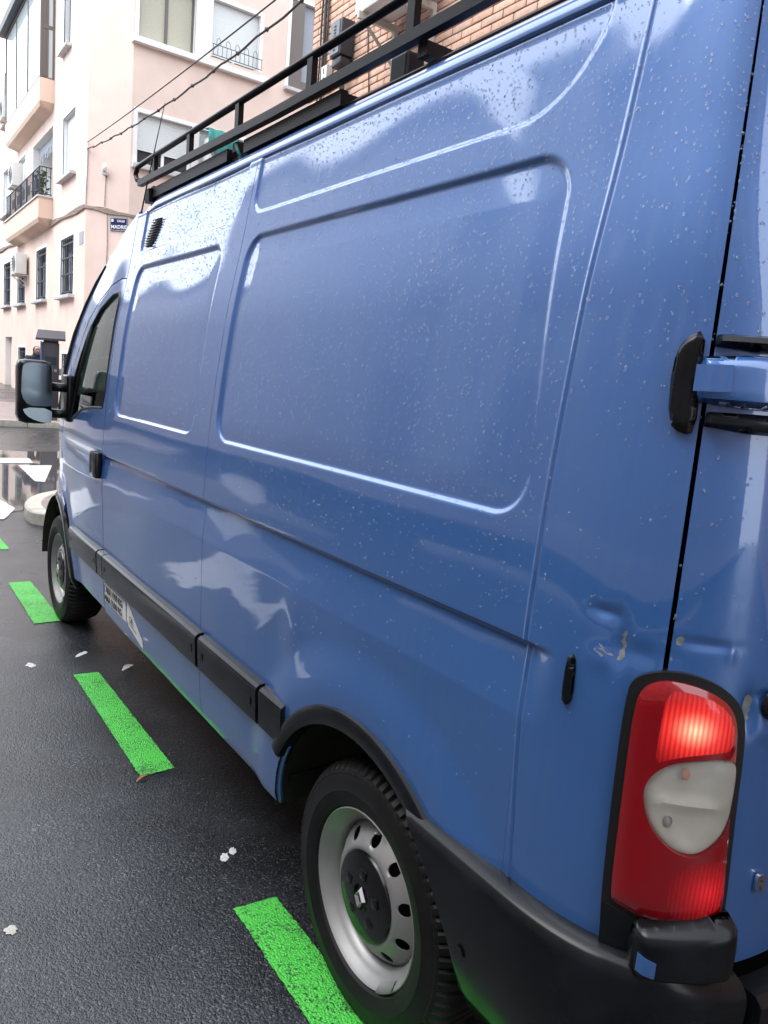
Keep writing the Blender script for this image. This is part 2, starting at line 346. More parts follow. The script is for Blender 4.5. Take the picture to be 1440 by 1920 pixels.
# ------------------------------------------------------------------ the ground
def gz(x, y):     # height of the carriageway: level where the van stands, rising beyond
    return 0.0 if y < 6.2 else min((y-6.2)*.022, .9)
def build_ground():
    ys = [-70, -20, -6, 0, 3, 6.2, 7, 8, 10, 13, 16.2, 22, 30, 45, 47.2, 120]; xs = [-80, -30, -10, -5, -2, 0, 2, 5, 12, 40, 90]
    vs = [(x, y, gz(x, y)) for y in ys for x in xs]; n = len(xs)
    fs = [(j*n+i, j*n+i+1, (j+1)*n+i+1, (j+1)*n+i) for j in range(len(ys)-1) for i in range(n-1)]
    tag(mesh('road', vs, fs, M['asphalt'], smooth=False), kind='structure')
    # film of water lying across the side street
    def sheet(name, poly, m, h, sub=0):
        return mesh(name, [(x, y, gz(x, y)+h) for x, y in poly], [tuple(range(len(poly)))], m, smooth=False)
    bm = []
    poly = [(.62, 7.9)]
    xs2 = np.linspace(-7, 3.0, 30); 
    low = [(x, 7.0+.25*math.sin(x*2.1)+.12*math.sin(x*5.3)) for x in xs2 if x < .25]
    hi = [(x, 11.9+.5*math.sin(x*1.3)+.2*math.sin(x*3.7)) for x in xs2][::-1]
    pts = low+[(.45, 7.35), (.75, 8.05), (1.2, 8.35), (3.0, 8.35)]+hi
    tag(mesh('puddle', [(x, y, gz(x, y)+.004) for x, y in pts], [tuple(range(len(pts)))], M['film'], smooth=False), kind='structure')
    # pavement nearest the camera side of the building row: along the parked van and round the corner
    kw = .16
    def chaikin(p, it=2):
        for _ in range(it): p = [p[0]]+[(a[0]*k+b[0]*(1-k), a[1]*k+b[1]*(1-k)) for a, b in zip(p, p[1:]) for k in (.75, .25)]+[p[-1]]
        return p
    edge = [(2.12, -70), (2.12, 5.6), (.62, 5.9), (.42, 6.5), (.40, 6.7)]
    arc = [(.40+.0, 6.8), (.43, 7.15), (.55, 7.5), (.78, 7.8), (1.1, 7.98), (1.5, 8.05), (3, 8.05), (40, 8.05)]
    line = [(2.12, -70), (2.12, -20), (2.12, 0), (2.12, 5.2), (2.05, 5.6), (1.75, 5.9), (1.2, 6.35), (.75, 6.5), (.46, 6.58)]+arc
    line = line[:3]+chaikin(line[3:-2])+line[-2:]
    inner = [(p[0], p[1]) for p in line]
    top = .135
    # kerb stones, one by one, following the line
    pav = mesh('pavement', [(x, y, top+gz(x, y)) for x, y in offset_line(line, kw)]+[(40, -70, top)], [tuple(range(len(line)+1))], M['paving'], smooth=False)
    tag(pav, kind='structure')
    kerb_run(line, kw, top, pav, ymin=-3)
    # far pavement along the pink building
    z0 = gz(0, 16.2)
    vs = [(-6, 16.4, z0+.13), (40, 16.4, z0+.13), (40, 60, z0+.30), (-6, 60, z0+.30)]
    far = tag(mesh('pavement', vs, [(0, 1, 2, 3)], M['paving'], smooth=False), kind='structure')
    mb = MB(); 
    for i in range(40):
        x = -6+i*1.0
        MB().box((x+.006, 16.2, z0-.1), (x+.994, 16.402, z0+.134+random.uniform(-.004, .004)), bev=.015).build('kerb_stone', M['granite'], far, smooth=True, sharp=40)
    # opposite pavement
    opp = mesh('pavement', [(-9, -70, .13), (-5.6, -70, .13), (-5.6, 36, .13+.6), (-9, 36, .13+.6)], [(0, 1, 2, 3)], M['paving'], smooth=False); tag(opp, kind='structure')
    for i in range(16):
        y = -9+i*.98
        MB().box((-5.602, y+.005, -.05), (-5.45, y+.975, .132), bev=.012).build('kerb_stone', M['granite'], opp, smooth=True, sharp=40)
def offset_line(line, d):
    out = []
    for i, p in enumerate(line):
        a = Vector(line[max(i-1, 0)]); b = Vector(line[min(i+1, len(line)-1)]); t = (b-a).normalized()
        n = Vector((t.y, -t.x)); q = Vector(p)+n*d; out.append((q.x, q.y))
    return out
def kerb_run(line, kw, top, parent, ymin):
    pts = []
    for i in range(len(line)-1):
        a, b = Vector(line[i]), Vector(line[i+1]); n = max(1, int((b-a).length/.05)) if (b-a).length < 12 else 2
        pts += [tuple(a.lerp(b, k/n)) for k in range(n)]
    pts = [p for p in pts if p[1] > ymin and p[0] < 8]
    inn = offset_line(pts, kw)
    step = 13
    for i in range(0, len(pts)-1, step):
        seg = pts[i:i+step+1]; sin = inn[i:i+step+1]
        if len(seg) < 3: continue
        mb = MB(); vs = []; 
        dz = random.uniform(-.003, .003)
        for k, (p, q) in enumerate(zip(seg, sin)):
            g = gz(*p); t = top+g+dz
            e = .006 if k == 0 else (-.006 if k == len(seg)-1 else 0)
            P, Q = Vector(p), Vector(q); dirv = (Vector(seg[min(k+1, len(seg)-1)])-Vector(seg[max(k-1, 0)])).normalized()*e
            P += dirv; Q += dirv
            m1 = P.lerp(Q, .10); 
            vs += [(P.x, P.y, g-.05), (P.x, P.y, t-.018), (m1.x, m1.y, t), (Q.x, Q.y, t+.001), (Q.x, Q.y, g-.05)]
        n = len(seg); fs = [(k*5+j, k*5+j+1, (k+1)*5+j+1, (k+1)*5+j) for k in range(n-1) for j in range(4)]
        fs += [(0, 1, 2, 3, 4), tuple((n-1)*5+j for j in (4, 3, 2, 1, 0))]
        mb.add(vs, fs); mb.build('kerb_stone', M['granite'], parent, smooth=True, sharp=35)
build_ground()

def painted_patch(name, poly, m, label, cat, group, h=.004, wob=.004, step=.03):
    """A painted marking: outline resampled and slightly ragged, laid just above the road."""
    pts = []
    for i in range(len(poly)):
        a, b = Vector(poly[i]), Vector(poly[(i+1) % len(poly)]); n = max(1, int((b-a).length/step))
        for k in range(n):
            p = a.lerp(b, k/n); pts.append((p.x+random.gauss(0, wob), p.y+random.gauss(0, wob)))
    o = mesh(name, [(x, y, gz(x, y)+h) for x, y in pts], [tuple(range(len(pts)))], m, smooth=False)
    return tag(o, label, cat, group)
G = 'green dashes of the parking bay line'
for (x0, x1, y0, y1, lab) in (
    (-.075, .085, -.52, .50, 'bright green road dash beside the near rear wheel, lowest in the photo'),
    (-.085, .06, 1.41, 2.575, 'bright green road dash beside the middle of the van, between the two wheels'),
    (-.11, .06, 3.51, 4.52, 'green road dash that runs under the front wheel of the van'),
    (-.10, .07, 5.62, 6.36, 'short pale green road dash ahead of the van at the left edge of the photo')):
    painted_patch('green_dash', [(x0, y0), (x1, y0+.01), (x1-.015, y1), (x0+.005, y1+.01)], M['green'], lab, 'road marking', G, wob=.0014, step=.012)
painted_patch('crossing_bar', [(-3.0, 10.75), (.58, 10.80), (1.18, 10.87), (1.21, 11.38), (-3.0, 11.2)], M['whitemark'], 'long white bar painted across the side street beyond the puddle', 'road marking', 'white bars of the crossing', h=.009)
painted_patch('crossing_bar', [(.93, 10.60), (1.40, 10.66), (1.02, 9.16), (.91, 9.22)], M['whitemark'], 'pale wedge beside the van mirror, in the wet side street', 'road marking', 'white bars of the crossing', h=.009)  # pale wedge laid flat over the wet road
painted_patch('crossing_bar', [(-1.2, 8.45), (.26, 8.35), (.40, 7.44), (.21, 6.90), (-1.2, 6.9)], M['whitemark'], 'wide white bar with a slanted end, in front of the kerb corner', 'road marking', 'white bars of the crossing', h=.009)
painted_patch('road_arrow', [(-.88, 3.90), (-1.02, 4.45), (-1.6, 4.75), (-2.6, 6.0), (-2.9, 5.7), (-2.2, 4.9), (-1.60, 4.15), (-1.36, 3.5), (-1.25, 2.75), (-1.10, 2.75), (-1.18, 3.4), (-1.20, 3.75)], M['whitemark'], 'worn white arrow added on the road, seen only as a reflection on the van flank', 'road marking', None, h=.004, wob=.02, step=.06)  # added out of view, outlined to mirror as pale patches on the flank
painted_patch('crossing_bar', [(-3.5, 7.9), (-4.1, 8.6), (-5.2, 11.0), (-5.4, 13.0), (-4.9, 12.4), (-4.2, 10.7)], M['whitemark'], 'worn white bar added across the street, seen only as a reflection on the flank', 'road marking', 'white bars of the crossing', h=.009, wob=.03, step=.08)  # unseen bar, added for a pale patch reflected in the flank
def blob(name, cx, cy, rx, ry, ang, m, label, cat, h=.003, n=18, rag=.25):
    pts = []
    for k in range(n):
        a = 2*math.pi*k/n; r = 1+random.uniform(-rag, rag)
        x, y = rx*r*math.cos(a), ry*r*math.sin(a)
        pts.append((cx+x*math.cos(ang)-y*math.sin(ang), cy+x*math.sin(ang)+y*math.cos(ang)))
    vs = [(x, y, gz(x, y)+h*.6) for x, y in pts]+[(cx+.8*(x-cx), cy+.8*(y-cy), gz(x, y)+h) for x, y in pts]
    fs = [tuple(range(n, 2*n))]+[(i, (i+1) % n, n+(i+1) % n, n+i) for i in range(n)]
    return tag(mesh(name, vs, fs, m, smooth=False), label, cat)
blob('paint_splash', .008, .765, .016, .026, -.4, M['spot'], 'larger of two white splashes touching each other on the asphalt near the rear wheel', 'paint splash')
blob('paint_splash', .045, .785, .012, .021, -.5, M['spot'], 'smaller right one of two white splashes touching each other on the asphalt', 'paint splash')
blob('paint_splash', -.25, 2.81, .022, .034, .2, M['spot'], 'round white spot on the asphalt farthest left of the second green dash', 'paint splash')
blob('paint_splash', .03, 2.885, .018, .05, -.9, M['spot'], 'elongated white spot on the asphalt between the front wheel and second green dash', 'paint splash')
blob('paint_splash', -.664, .726, .016, .02, .2, M['granite'], 'faint grey splash on bare asphalt at the left edge of the photo', 'paint splash')
def leaf(cx, cy, L, wd, ang, m, label):
    vs = []; n = 7
    for i in range(n):
        t = i/(n-1); w = wd*math.sin(math.pi*min(max(t, .02), .98))**.7
        for s in (-1, 0, 1):
            x, y = (t-.5)*L, s*w; z = .004+.012*abs(s)*math.sin(3*t)+.006*t
            vs.append((cx+x*math.cos(ang)-y*math.sin(ang), cy+x*math.sin(ang)+y*math.cos(ang), z))
    fs = [(i*3+j, i*3+j+1, i*3+j+4, i*3+j+3) for i in range(n-1) for j in range(2)]
    o = mesh('fallen_leaf', vs, fs, m, smooth=True); tag(o, label, 'leaf'); return o
leaf(-.085, 1.385, .055, .009, .3, M['leaf_dead'], 'curled brown leaf at the near end of the second green dash')
leaf(.20, 2.57, .085, .02, .5, M['spot'], 'pale scrap of a leaf lying in the dark beside the van sill')
# ------------------------------------------------------------------ houses
def facade(mb, mp, us, vs, u0, u1, v0, v1, holes, depth=.22):
    """Wall sheet in (u,v) with openings and their reveals."""
    U = sorted({u0, u1, *[h[0] for h in holes], *[h[1] for h in holes]}); V = sorted({v0, v1, *[h[2] for h in holes], *[h[3] for h in holes]})
    for a, b in zip(U, U[1:]):
        for c, d in zip(V, V[1:]):
            m_, n_ = (a+b)/2, (c+d)/2
            if any(h[0] < m_ < h[1] and h[2] < n_ < h[3] for h in holes): continue
            mb.add([mp(a, c, 0), mp(b, c, 0), mp(b, d, 0), mp(a, d, 0)], [(0, 1, 2, 3)])
    for (a, b, c, d) in [h[:4] for h in holes]:
        q = [(a, c), (b, c), (b, d), (a, d)]
        for i in range(4):
            p, r = q[i], q[(i+1) % 4]
            mb.add([mp(*p, 0), mp(*r, 0), mp(*r, -depth), mp(*p, -depth)], [(0, 1, 2, 3)], 1)
def window(parent, mp, u0, u1, v0, v1, kind, depth=.2, sill=True, surround=None):
    fw = .055
    fm = {'bars': M['dark_frame'], 'dark': M['dark_frame'], 'brown': M['brown_frame'], 'white': M['white_paint'], 'half': M['white_paint'], 'plain': M['white_paint'], 'grey': M['brown_frame'], 'niche': M['pink']}[kind]
    mb = MB(); w0, w1 = -depth, -depth+.06
    if kind == 'niche':
        mb.box((u0, v0, -depth-.01), (u1, v1, -depth), mp); mb.build('blind_recess', fm, parent); return
    for (a, b, c, d) in ((u0, u0+fw, v0, v1), (u1-fw, u1, v0, v1), (u0+fw, u1-fw, v0, v0+fw), (u0+fw, u1-fw, v1-fw, v1)): mb.box((a, c, w0), (b, d, w1), mp)
    mid = (u0+u1)/2
    mb.box((mid-.035, v0+fw, w0), (mid+.035, v1-fw, w1+.012), mp)
    f = mb.build('window', fm, parent)
    gm = M['pane']
    for (a, b) in ((u0+fw, mid-.035), (mid+.035, u1-fw)):
        MB().box((a, v0+fw, w0+.01), (b, v1-fw, w0+.02), mp).build('pane', gm, f)
    if kind in ('white', 'half', 'brown', 'grey'):      # roller shutter slats
        low = v0+fw if kind in ('white', 'brown', 'grey') else v0+.27*(v1-v0)
        m2 = {'white': M['shutter'], 'half': M['shutter'], 'brown': M['beige_shutter'], 'grey': M['grey_blue']}[kind]
        mb = MB(); z = v1-.02; k = 0
        base = -depth+.075 if kind != 'brown' else -depth+.021
        while z-.05 > low:
            mb.box((u0+.02 if kind != 'brown' else u0+fw, z-.046, base), (u1-.02 if kind != 'brown' else u1-fw, z, base+.012), mp)
            z -= .05; k += 1
        mb.build('shutter', m2, f)
    if kind == 'bars':
        mb = MB(); n = 7
        for i in range(n):
            u = u0+(i+.5)*(u1-u0)/n; mb.box((u-.012, v0+.02, -.06), (u+.012, v1-.02, -.036), mp)
        for v in (v0+.12, v0+.38*(v1-v0), v0+.66*(v1-v0), v1-.16): mb.box((u0, v-.02, -.066), (u1, v+.02, -.03), mp)
        mb.build('grille', M['iron'], f)
        mb = MB()
        for (a, b) in ((u0+.12, mid-.1), (mid+.1, u1-.12)): mb.box((a, v0+.15, w0+.022), (b, v1-.35, w0+.026), mp)
        mb.build('curtain', M['grey_blue'], f)
    if surround:
        mb = MB(); s = surround
        for (a, b, c, d) in ((u0-s, u0, v0, v1+s), (u1, u1+s, v0, v1+s), (u0, u1, v1, v1+s)): mb.box((a, c, -.02), (b, d, .012), mp)
        mb.build('surround', M['white_paint'], f)
    if sill:
        MB().box((u0-.13, v0-.09, -.1), (u1+.13, v0, .16), mp, bev=.012).build('sill', M['sill'], f)
def pink_building():
    X, Yc, a = 4.0, 20.1, .85; Yr = Yc-a
    root = empty('apartment_building', (6, 24, .4), 'pale pink rendered apartment building across the side street, with balconies and white shutters', 'building')
    Lm = lambda u, v, w: (X-w, u, v)
    Rm = lambda u, v, w: (u, Yr-w, v)
    c = math.sqrt(.5)
    Cm = lambda u, v, w: (X+u*c-w*c, Yc-u*c-w*c, v)       # chamfered corner, u from 0 to 1.2
    zb = .2
    lw = [(21.35, 22.95, 3.52, 5.12, 'bars'), (25.0, 26.6, 3.56, 5.16, 'bars'), (28.6, 30.15, 3.6, 5.2, 'bars'), (31.7, 33.3, 3.66, 5.3, 'bars'), (35.2, 36.7, 3.66, 5.3, 'bars'),
          (21.4, 22.6, .8, 1.9, 'bars'), (25.1, 26.4, .8, 1.95, 'bars'), (28.4, 29.85, .8, 2.07, 'bars'), (31.35, 32.9, .40, 2.47, 'niche'), (35.3, 36.6, .8, 2.1, 'dark'),
          (21.4, 22.9, 6.75, 8.4, 'white'), (31.8, 33.5, 7.1, 8.8, 'white'), (35.3, 36.8, 7.1, 8.8, 'white'),
          (22.15, 23.0, 10.15, 12.2, 'dark'), (32.0, 33.4, 10.45, 12.4, 'dark'), (35.4, 36.7, 10.45, 12.4, 'white'), (24.3, 27.4, 6.50, 8.55, 'loggia'), (28.7, 30.0, 7.0, 8.6, 'white')]
    rw = [(4.97, 6.40, 9.74, 11.25, 'brown'), (6.85, 8.18, 9.86, 11.25, 'white'), (5.0, 6.42, 6.80, 8.02, 'half'), (6.62, 7.9, 6.80, 8.02, 'half'), (9.10, 10.5, 9.72, 12.0, 'grey'), (9.2, 10.5, 6.8, 8.2, 'white')]
    mb = MB()
    facade(mb, Lm, None, None, Yc, 60, zb, 17, lw); facade(mb, Rm, None, None, X+a, 24, zb, 17, rw)
    mb.add([Cm(0, zb, 0), Cm(a/c, zb, 0), Cm(a/c, 17, 0), Cm(0, 17, 0)], [(0, 1, 2, 3)])
    mb.add([(X, 60, zb), (24, 60, zb), (24, 60, 17), (X, 60, 17), (24, Yr, zb), (24, Yr, 17)], [(0, 1, 2, 3), (1, 4, 5, 2)])
    mb.add([(X, Yc, 17), (X+a, Yr, 17), (24, Yr, 17), (24, 60, 17), (X, 60, 17)], [(0, 1, 2, 3, 4)])
    mb.build('wall', [M['pink'], M['white_paint']], root)
    for h in lw:
        if h[4] != 'loggia': window(root, Lm, *h[:4], h[4], surround=.09 if h[4] != 'niche' else None, sill=h[4] != 'niche' and h[3] > 2.6)
    for h in rw: window(root, Rm, *h[:4], h[4], sill=(h[4] in ('grey',)), surround=.10 if h[4] != 'brown' else .1)
    # joint sill and white band round the upper pair, sill of the lower pair
    MB().box((4.80, 9.58, -.05), (8.48, 9.72, .16), Rm, bev=.012).build('sill', M['white_paint'], root)
    MB().box((6.44, 9.72, .013), (6.81, 11.2, .03), Rm).build('white_band', M['white_paint'], root)
    MB().box((4.88, 6.66, -.05), (8.05, 6.78, .14), Rm, bev=.012).build('sill', M['sill'], root)
    MB().box((9.12, 9.72, -.12), (9.50, 12.0, -.004), Rm).box((9.501, 9.72, -.12), (10.48, 10.02, -.06), Rm).build('window_casing', M['brown_frame'], root)
    # flower rail
    mb = MB()
    for v in (9.87, 10.12): mb.tube([Rm(6.82, v, .16), Rm(8.22, v, .16)], .010, 6)
    for i in range(12):
        u = 6.84+i*.124; mb.tube([Rm(u, 9.87, .16), Rm(u, 10.12, .16)], .007, 5)
    for i in range(5):
        u = 6.98+i*.26; mb.tube([Rm(u-.06, 10.12, .16), Rm(u-.05, 10.24, .16), Rm(u, 10.29, .16), Rm(u+.05, 10.24, .16), Rm(u+.06, 10.12, .16)], .007, 5)
    mb.build('flower_rail', M['iron'], root)
    # loggia interior
    mb = MB(); u0, u1, v0, v1 = 24.3, 27.4, 6.5, 8.55
    mb.add([Lm(u0, v0, -1.2), Lm(u1, v0, -1.2), Lm(u1, v1, -1.2), Lm(u0, v1, -1.2)], [(0, 1, 2, 3)])
    for (p, q) in (((u0, v0), (u1, v0)), ((u1, v0), (u1, v1)), ((u1, v1), (u0, v1)), ((u0, v1), (u0, v0))): mb.add([Lm(*p, -.215), Lm(*q, -.215), Lm(*q, -1.2), Lm(*p, -1.2)], [(0, 1, 2, 3)])
    mb.build('loggia', M['white_paint'], root)
    mb = MB(); n = 30
    for i in range(n):
        u = 24.35+i*.1; l = .35+.12*math.sin(i*1.7)+random.uniform(0, .1)
        mb.box((u-.04, 8.5-l, -.19), (u+.03, 8.5, -.17), Lm)
    mb.build('fringe_awning', M['grey_blue'], root)
    mb = MB(); n = 24; vs = []
    for i in range(n+1):
        for v in (6.5, 8.3): vs.append(Lm(24.35+i*.05, v, -.45+.05*math.sin(i*1.3)))
    mb.add(vs, [(2*i, 2*i+2, 2*i+3, 2*i+1) for i in range(n)]); mb.build('curtain', M['cloth_red'], root, smooth=True)
    # balcony with railing, lower floor
    def balcony(z0, z1, y0, y1):
        mb = MB(); t = .1
        mb.box((y0, z0+.08, .003), (y1, z1, .40), Lm)
        mb.add([Lm(y0, z0+.08, .40), Lm(y1, z0+.08, .40), Lm(y1, z0+.08, .003), Lm(y0, z0+.08, .003), Lm(y0+.25, z0-.12, .003), Lm(y1-.25, z0-.12, .003), Lm(y1-.2, z0-.02, .35), Lm(y0+.2, z0-.02, .35)],
               [(0, 1, 6, 7), (0, 7, 4, 3), (1, 2, 5, 6), (7, 6, 5, 4)])
        return mb.build('balcony', M['pink2'], root)
    b1 = balcony(5.78, 6.45, 24.2, 30.3)
    MB().box((24.15, 6.452, -.01), (30.35, 6.50, .44), Lm).build('balcony_coping', M['sill'], b1)
    mb = MB()
    for v in (6.56, 7.32): mb.tube([Lm(24.25, v, .02), Lm(24.25, v, .36), Lm(30.25, v, .36)], .018, 6)
    for i in range(41):
        u = 24.25+i*.15; mb.tube([Lm(u, 6.5, .36), Lm(u, 7.32, .36)], .022 if i % 7 == 0 else .009, 5)
    for i in range(5):
        u = 24.8+i*.95
        mb.box((u, 6.75, .35), (u+.55, 7.05, .356), Lm)
    for i in range(3): mb.tube([Lm(24.25, 6.5, .06+i*.12), Lm(24.25, 7.32, .06+i*.12)], .012, 5)
    mb.build('balcony_railing', M['iron'], b1)
    mb = MB()
    for i in range(260):
        p = Lm(24.4+random.random()*1.6, 6.6+random.random()**1.4*.75, .06+random.random()*.22); s = .05+.05*random.random()
        d1 = Vector((random.uniform(-1, 1), random.uniform(-1, 1), random.uniform(-.4, 1))).normalized()*s; d2 = d1.cross(Vector((random.random(), random.random(), 1))).normalized()*s*.4
        P = Vector(p); mb.add([P-d1, P+d2, P+d1, P-d2], [(0, 1, 2, 3)])
    tag(mb.build('balcony_plants', M['leaf'], root), kind='stuff')
    # glazed gallery, upper floor
    b2 = balcony(9.05, 9.77, 24.2, 30.45)
    mb = MB()
    for u in (24.22, 26.25, 28.3, 30.4): mb.box((u-.03, 9.77, .34), (u+.03, 12.7, .40), Lm)
    for v in (9.80, 12.66): mb.box((24.2, v-.04, .34), (30.42, v+.04, .399), Lm)
    mb.box((24.2, 11.1, .02), (24.26, 11.2, .34), Lm)
    for w in (.01, .17): mb.box((24.19, 9.77, w), (24.25, 12.7, w+.05), Lm)
    g = mb.build('glazed_gallery', M['brown_frame'], root)
    for i in range(3):
        u = 24.26+i*2.05; MB().box((u, 9.84, .365), (u+1.96, 12.6, .375), Lm).build('pane', M['pane_pale'], g)
    MB().box((24.215, 9.8, .22), (24.225, 12.6, .34), Lm).build('pane', M['brown_frame'], g)
    MB().box((24.215, 9.8, .06), (24.225, 12.6, .17), Lm).build('pane', M['pane_pale'], g)
    MB().box((24.05, 12.7, .003), (30.6, 12.95, .62), Lm).build('gallery_roof', M['dark_frame'], g)
    # cable bundle painted over, following the first-floor line round the corner
    rnd = random.Random(3)
    k = 0
    for j in range(5):
        pts = []
        for y in np.linspace(40, Yc, 40): pts.append(Lm(y, 5.62+(y-Yc)*.018+.02*j+.025*math.sin(y*2+j), .03+.012*rnd.random()))
        for u in np.linspace(.1, 1.1, 8): pts.append(Cm(u, 5.62-.14*u+.02*j+.02*math.sin(u*7+j), .03))
        for x in np.linspace(X+a+.05, 10, 20): pts.append(Rm(x, 5.45-.01*(x-5)+.02*j+.02*math.sin(x*4+j), .03))
        MB().tube(pts, .018, 5).build('wall_cable', M['conduit'], root, smooth=True)
    for (u, v0, v1) in ((.02, 5.6, 7.1), (.55, 5.5, 6.5), (.62, 3.2, 5.5)):
        MB().tube([Cm(u+.015*math.sin(v*3), v, .02) for v in np.linspace(v0, v1, 12)], .012, 5).build('wall_cable', M['conduit'], root, smooth=True)
    # small posters / house number beside the corner
    MB().box((20.3, 4.76, .002), (20.72, 5.08, .012), Lm).build('notice_plate', M['grey_blue'], root)
    # street name plate on the chamfered corner
    s = empty('street_sign', Cm(.85, 5.15, .02), 'navy enamel street name plate with white capitals on the pink corner', 'street sign')
    MB().box((.70, 5.09, .012), (1.195, 5.42, .030), Cm, bev=.004).build('plate', M['navy'], s)
    mb = MB()
    for (p, q, r, t) in ((.71, 1.185, 5.10, 5.108), (.71, 1.185, 5.402, 5.41), (.71, .718, 5.108, 5.402), (1.177, 1.185, 5.108, 5.402)): mb.box((p, r, .0305), (q, t, .033), Cm)
    mb.build('border', M['white_enamel'], s)
    xa = Vector(Cm(1, 0, 0))-Vector(Cm(0, 0, 0))
    MB().box((.74, 5.31, .0305), (.80, 5.38, .033), Cm).build('crest', M['white_enamel'], s)
    text('lettering', 'CALLE', .075, Cm(.90, 5.31, .032), xa, (0, 0, 1), M['white_enamel'], s, .001, bold=.002)
    text('lettering', 'MADRID', .125, Cm(.735, 5.145, .032), xa, (0, 0, 1), M['white_enamel'], s, .001, bold=.003)
    l = empty('wall_lamp', Cm(.55, 6.5, .1), 'small white lamp on the pink chamfered corner above the cables', 'lamp')
    MB().box((.50, 6.42, .01), (.62, 6.5, .12), Cm, bev=.01).build('bracket', M['sill'], l)
    MB().tube([Cm(.56, 6.5, .1), Cm(.56, 6.62, .1), Cm(.56, 6.7, .1)], [.05, .055, .03], 10).build('lamp_head', M['white_paint'], l, smooth=True)
    b = empty('junction_box', Cm(.9, 4.3, .02), 'small cream electrical box on the pink corner below the street sign', 'junction box')
    MB().box((.74, 4.1, .004), (.98, 4.5, .12), Cm, bev=.012).build('casing', M['cream_metal'], b)
    MB().box((.76, 4.12, .121), (.96, 4.48, .128), Cm).build('cover', M['ac_white'], b)
    return Lm, Rm, Cm
def ac_unit(mp, u0, u1, v0, v1, w0, w1, label, group='air conditioners on the pink building', brackets=True, cover=None):
    root = empty('air_conditioner', mp((u0+u1)/2, v0, w0), label, 'air conditioner', group)
    c = MB().box((u0, v0, w0), (u1, v1, w1), mp, bev=.02).build('casing', M['ac_white'], root, smooth=True, sharp=30)
    mb = MB(); cu, cv = u0+.4*(u1-u0), (v0+v1)/2; R = .42*(v1-v0)
    vs = [mp(cu+R*math.cos(2*math.pi*k/20), cv+R*math.sin(2*math.pi*k/20), w1+.002) for k in range(20)]
    mb.add(vs, [tuple(range(20))])
    for q in (.3, .6, .9): mb.tube([mp(cu+R*q*math.cos(2*math.pi*k/20), cv+R*q*math.sin(2*math.pi*k/20), w1+.008) for k in range(21)], .006, 4)
    mb.build('fan_grille', M['ac_grille'], root)
    mb = MB()
    for k in range(5): mb.box((u1-.28*(u1-u0), v0+.12+.1*k, w1+.002), (u1-.06, v0+.15+.1*k, w1+.008), mp)
    mb.build('vent_slots', M['ac_grille'], root)
    if brackets:
        for u in (u0+.12, u1-.12):
            mb = MB()
            mb.box((u-.02, v0-.06, .002), (u+.02, v0-.003, w1+.03), mp); mb.box((u-.02, v0-.36, .002), (u+.02, v0-.06, .04), mp)
            mb.tube([mp(u, v0-.34, .03), mp(u, v0-.06, w1-.03)], .016, 5)
            mb.build('wall_bracket', M['cream_metal'], root)
    return root
Lm, Rm, Cm = pink_building()
ac_unit(Lm, 27.9, 28.75, 4.52, 5.2, .08, .43, 'white air conditioner between two barred ground floor windows of the pink building')
ac_unit(Lm, 28.9, 29.75, 7.55, 8.3, .06, .40, 'white air conditioner beside the railed balcony of the pink building')
ac_unit(Lm, 30.9, 31.75, 10.2, 10.9, .06, .42, 'white air conditioner left of the glazed gallery, high on the pink building')
g = ac_unit(Rm, 6.72, 7.5, 7.15, 7.75, .10, .42, 'air conditioner under a teal tarpaulin, seen through the roof rack')
mb = MB(); vs = []; n = 14
for i in range(n+1):
    u = 6.70+i*(.82/n)
    for (v, w) in ((8.02, .08), (7.98, .44+.02*math.sin(i*1.3)), (7.70+.05*math.sin(i*.9), .47+.03*math.sin(i*2.1)), (7.45+.10*math.sin(i*.7+1), .455+.03*math.sin(i*1.7))): vs.append(Rm(u, v, w))
mb.add(vs, [(i*4+j, i*4+j+1, (i+1)*4+j+1, (i+1)*4+j) for i in range(n) for j in range(3)]); 
t = tag(mb.build('tarpaulin', M['teal'], smooth=True), 'teal tarpaulin draped over the air conditioner behind the roof rack', 'tarpaulin')

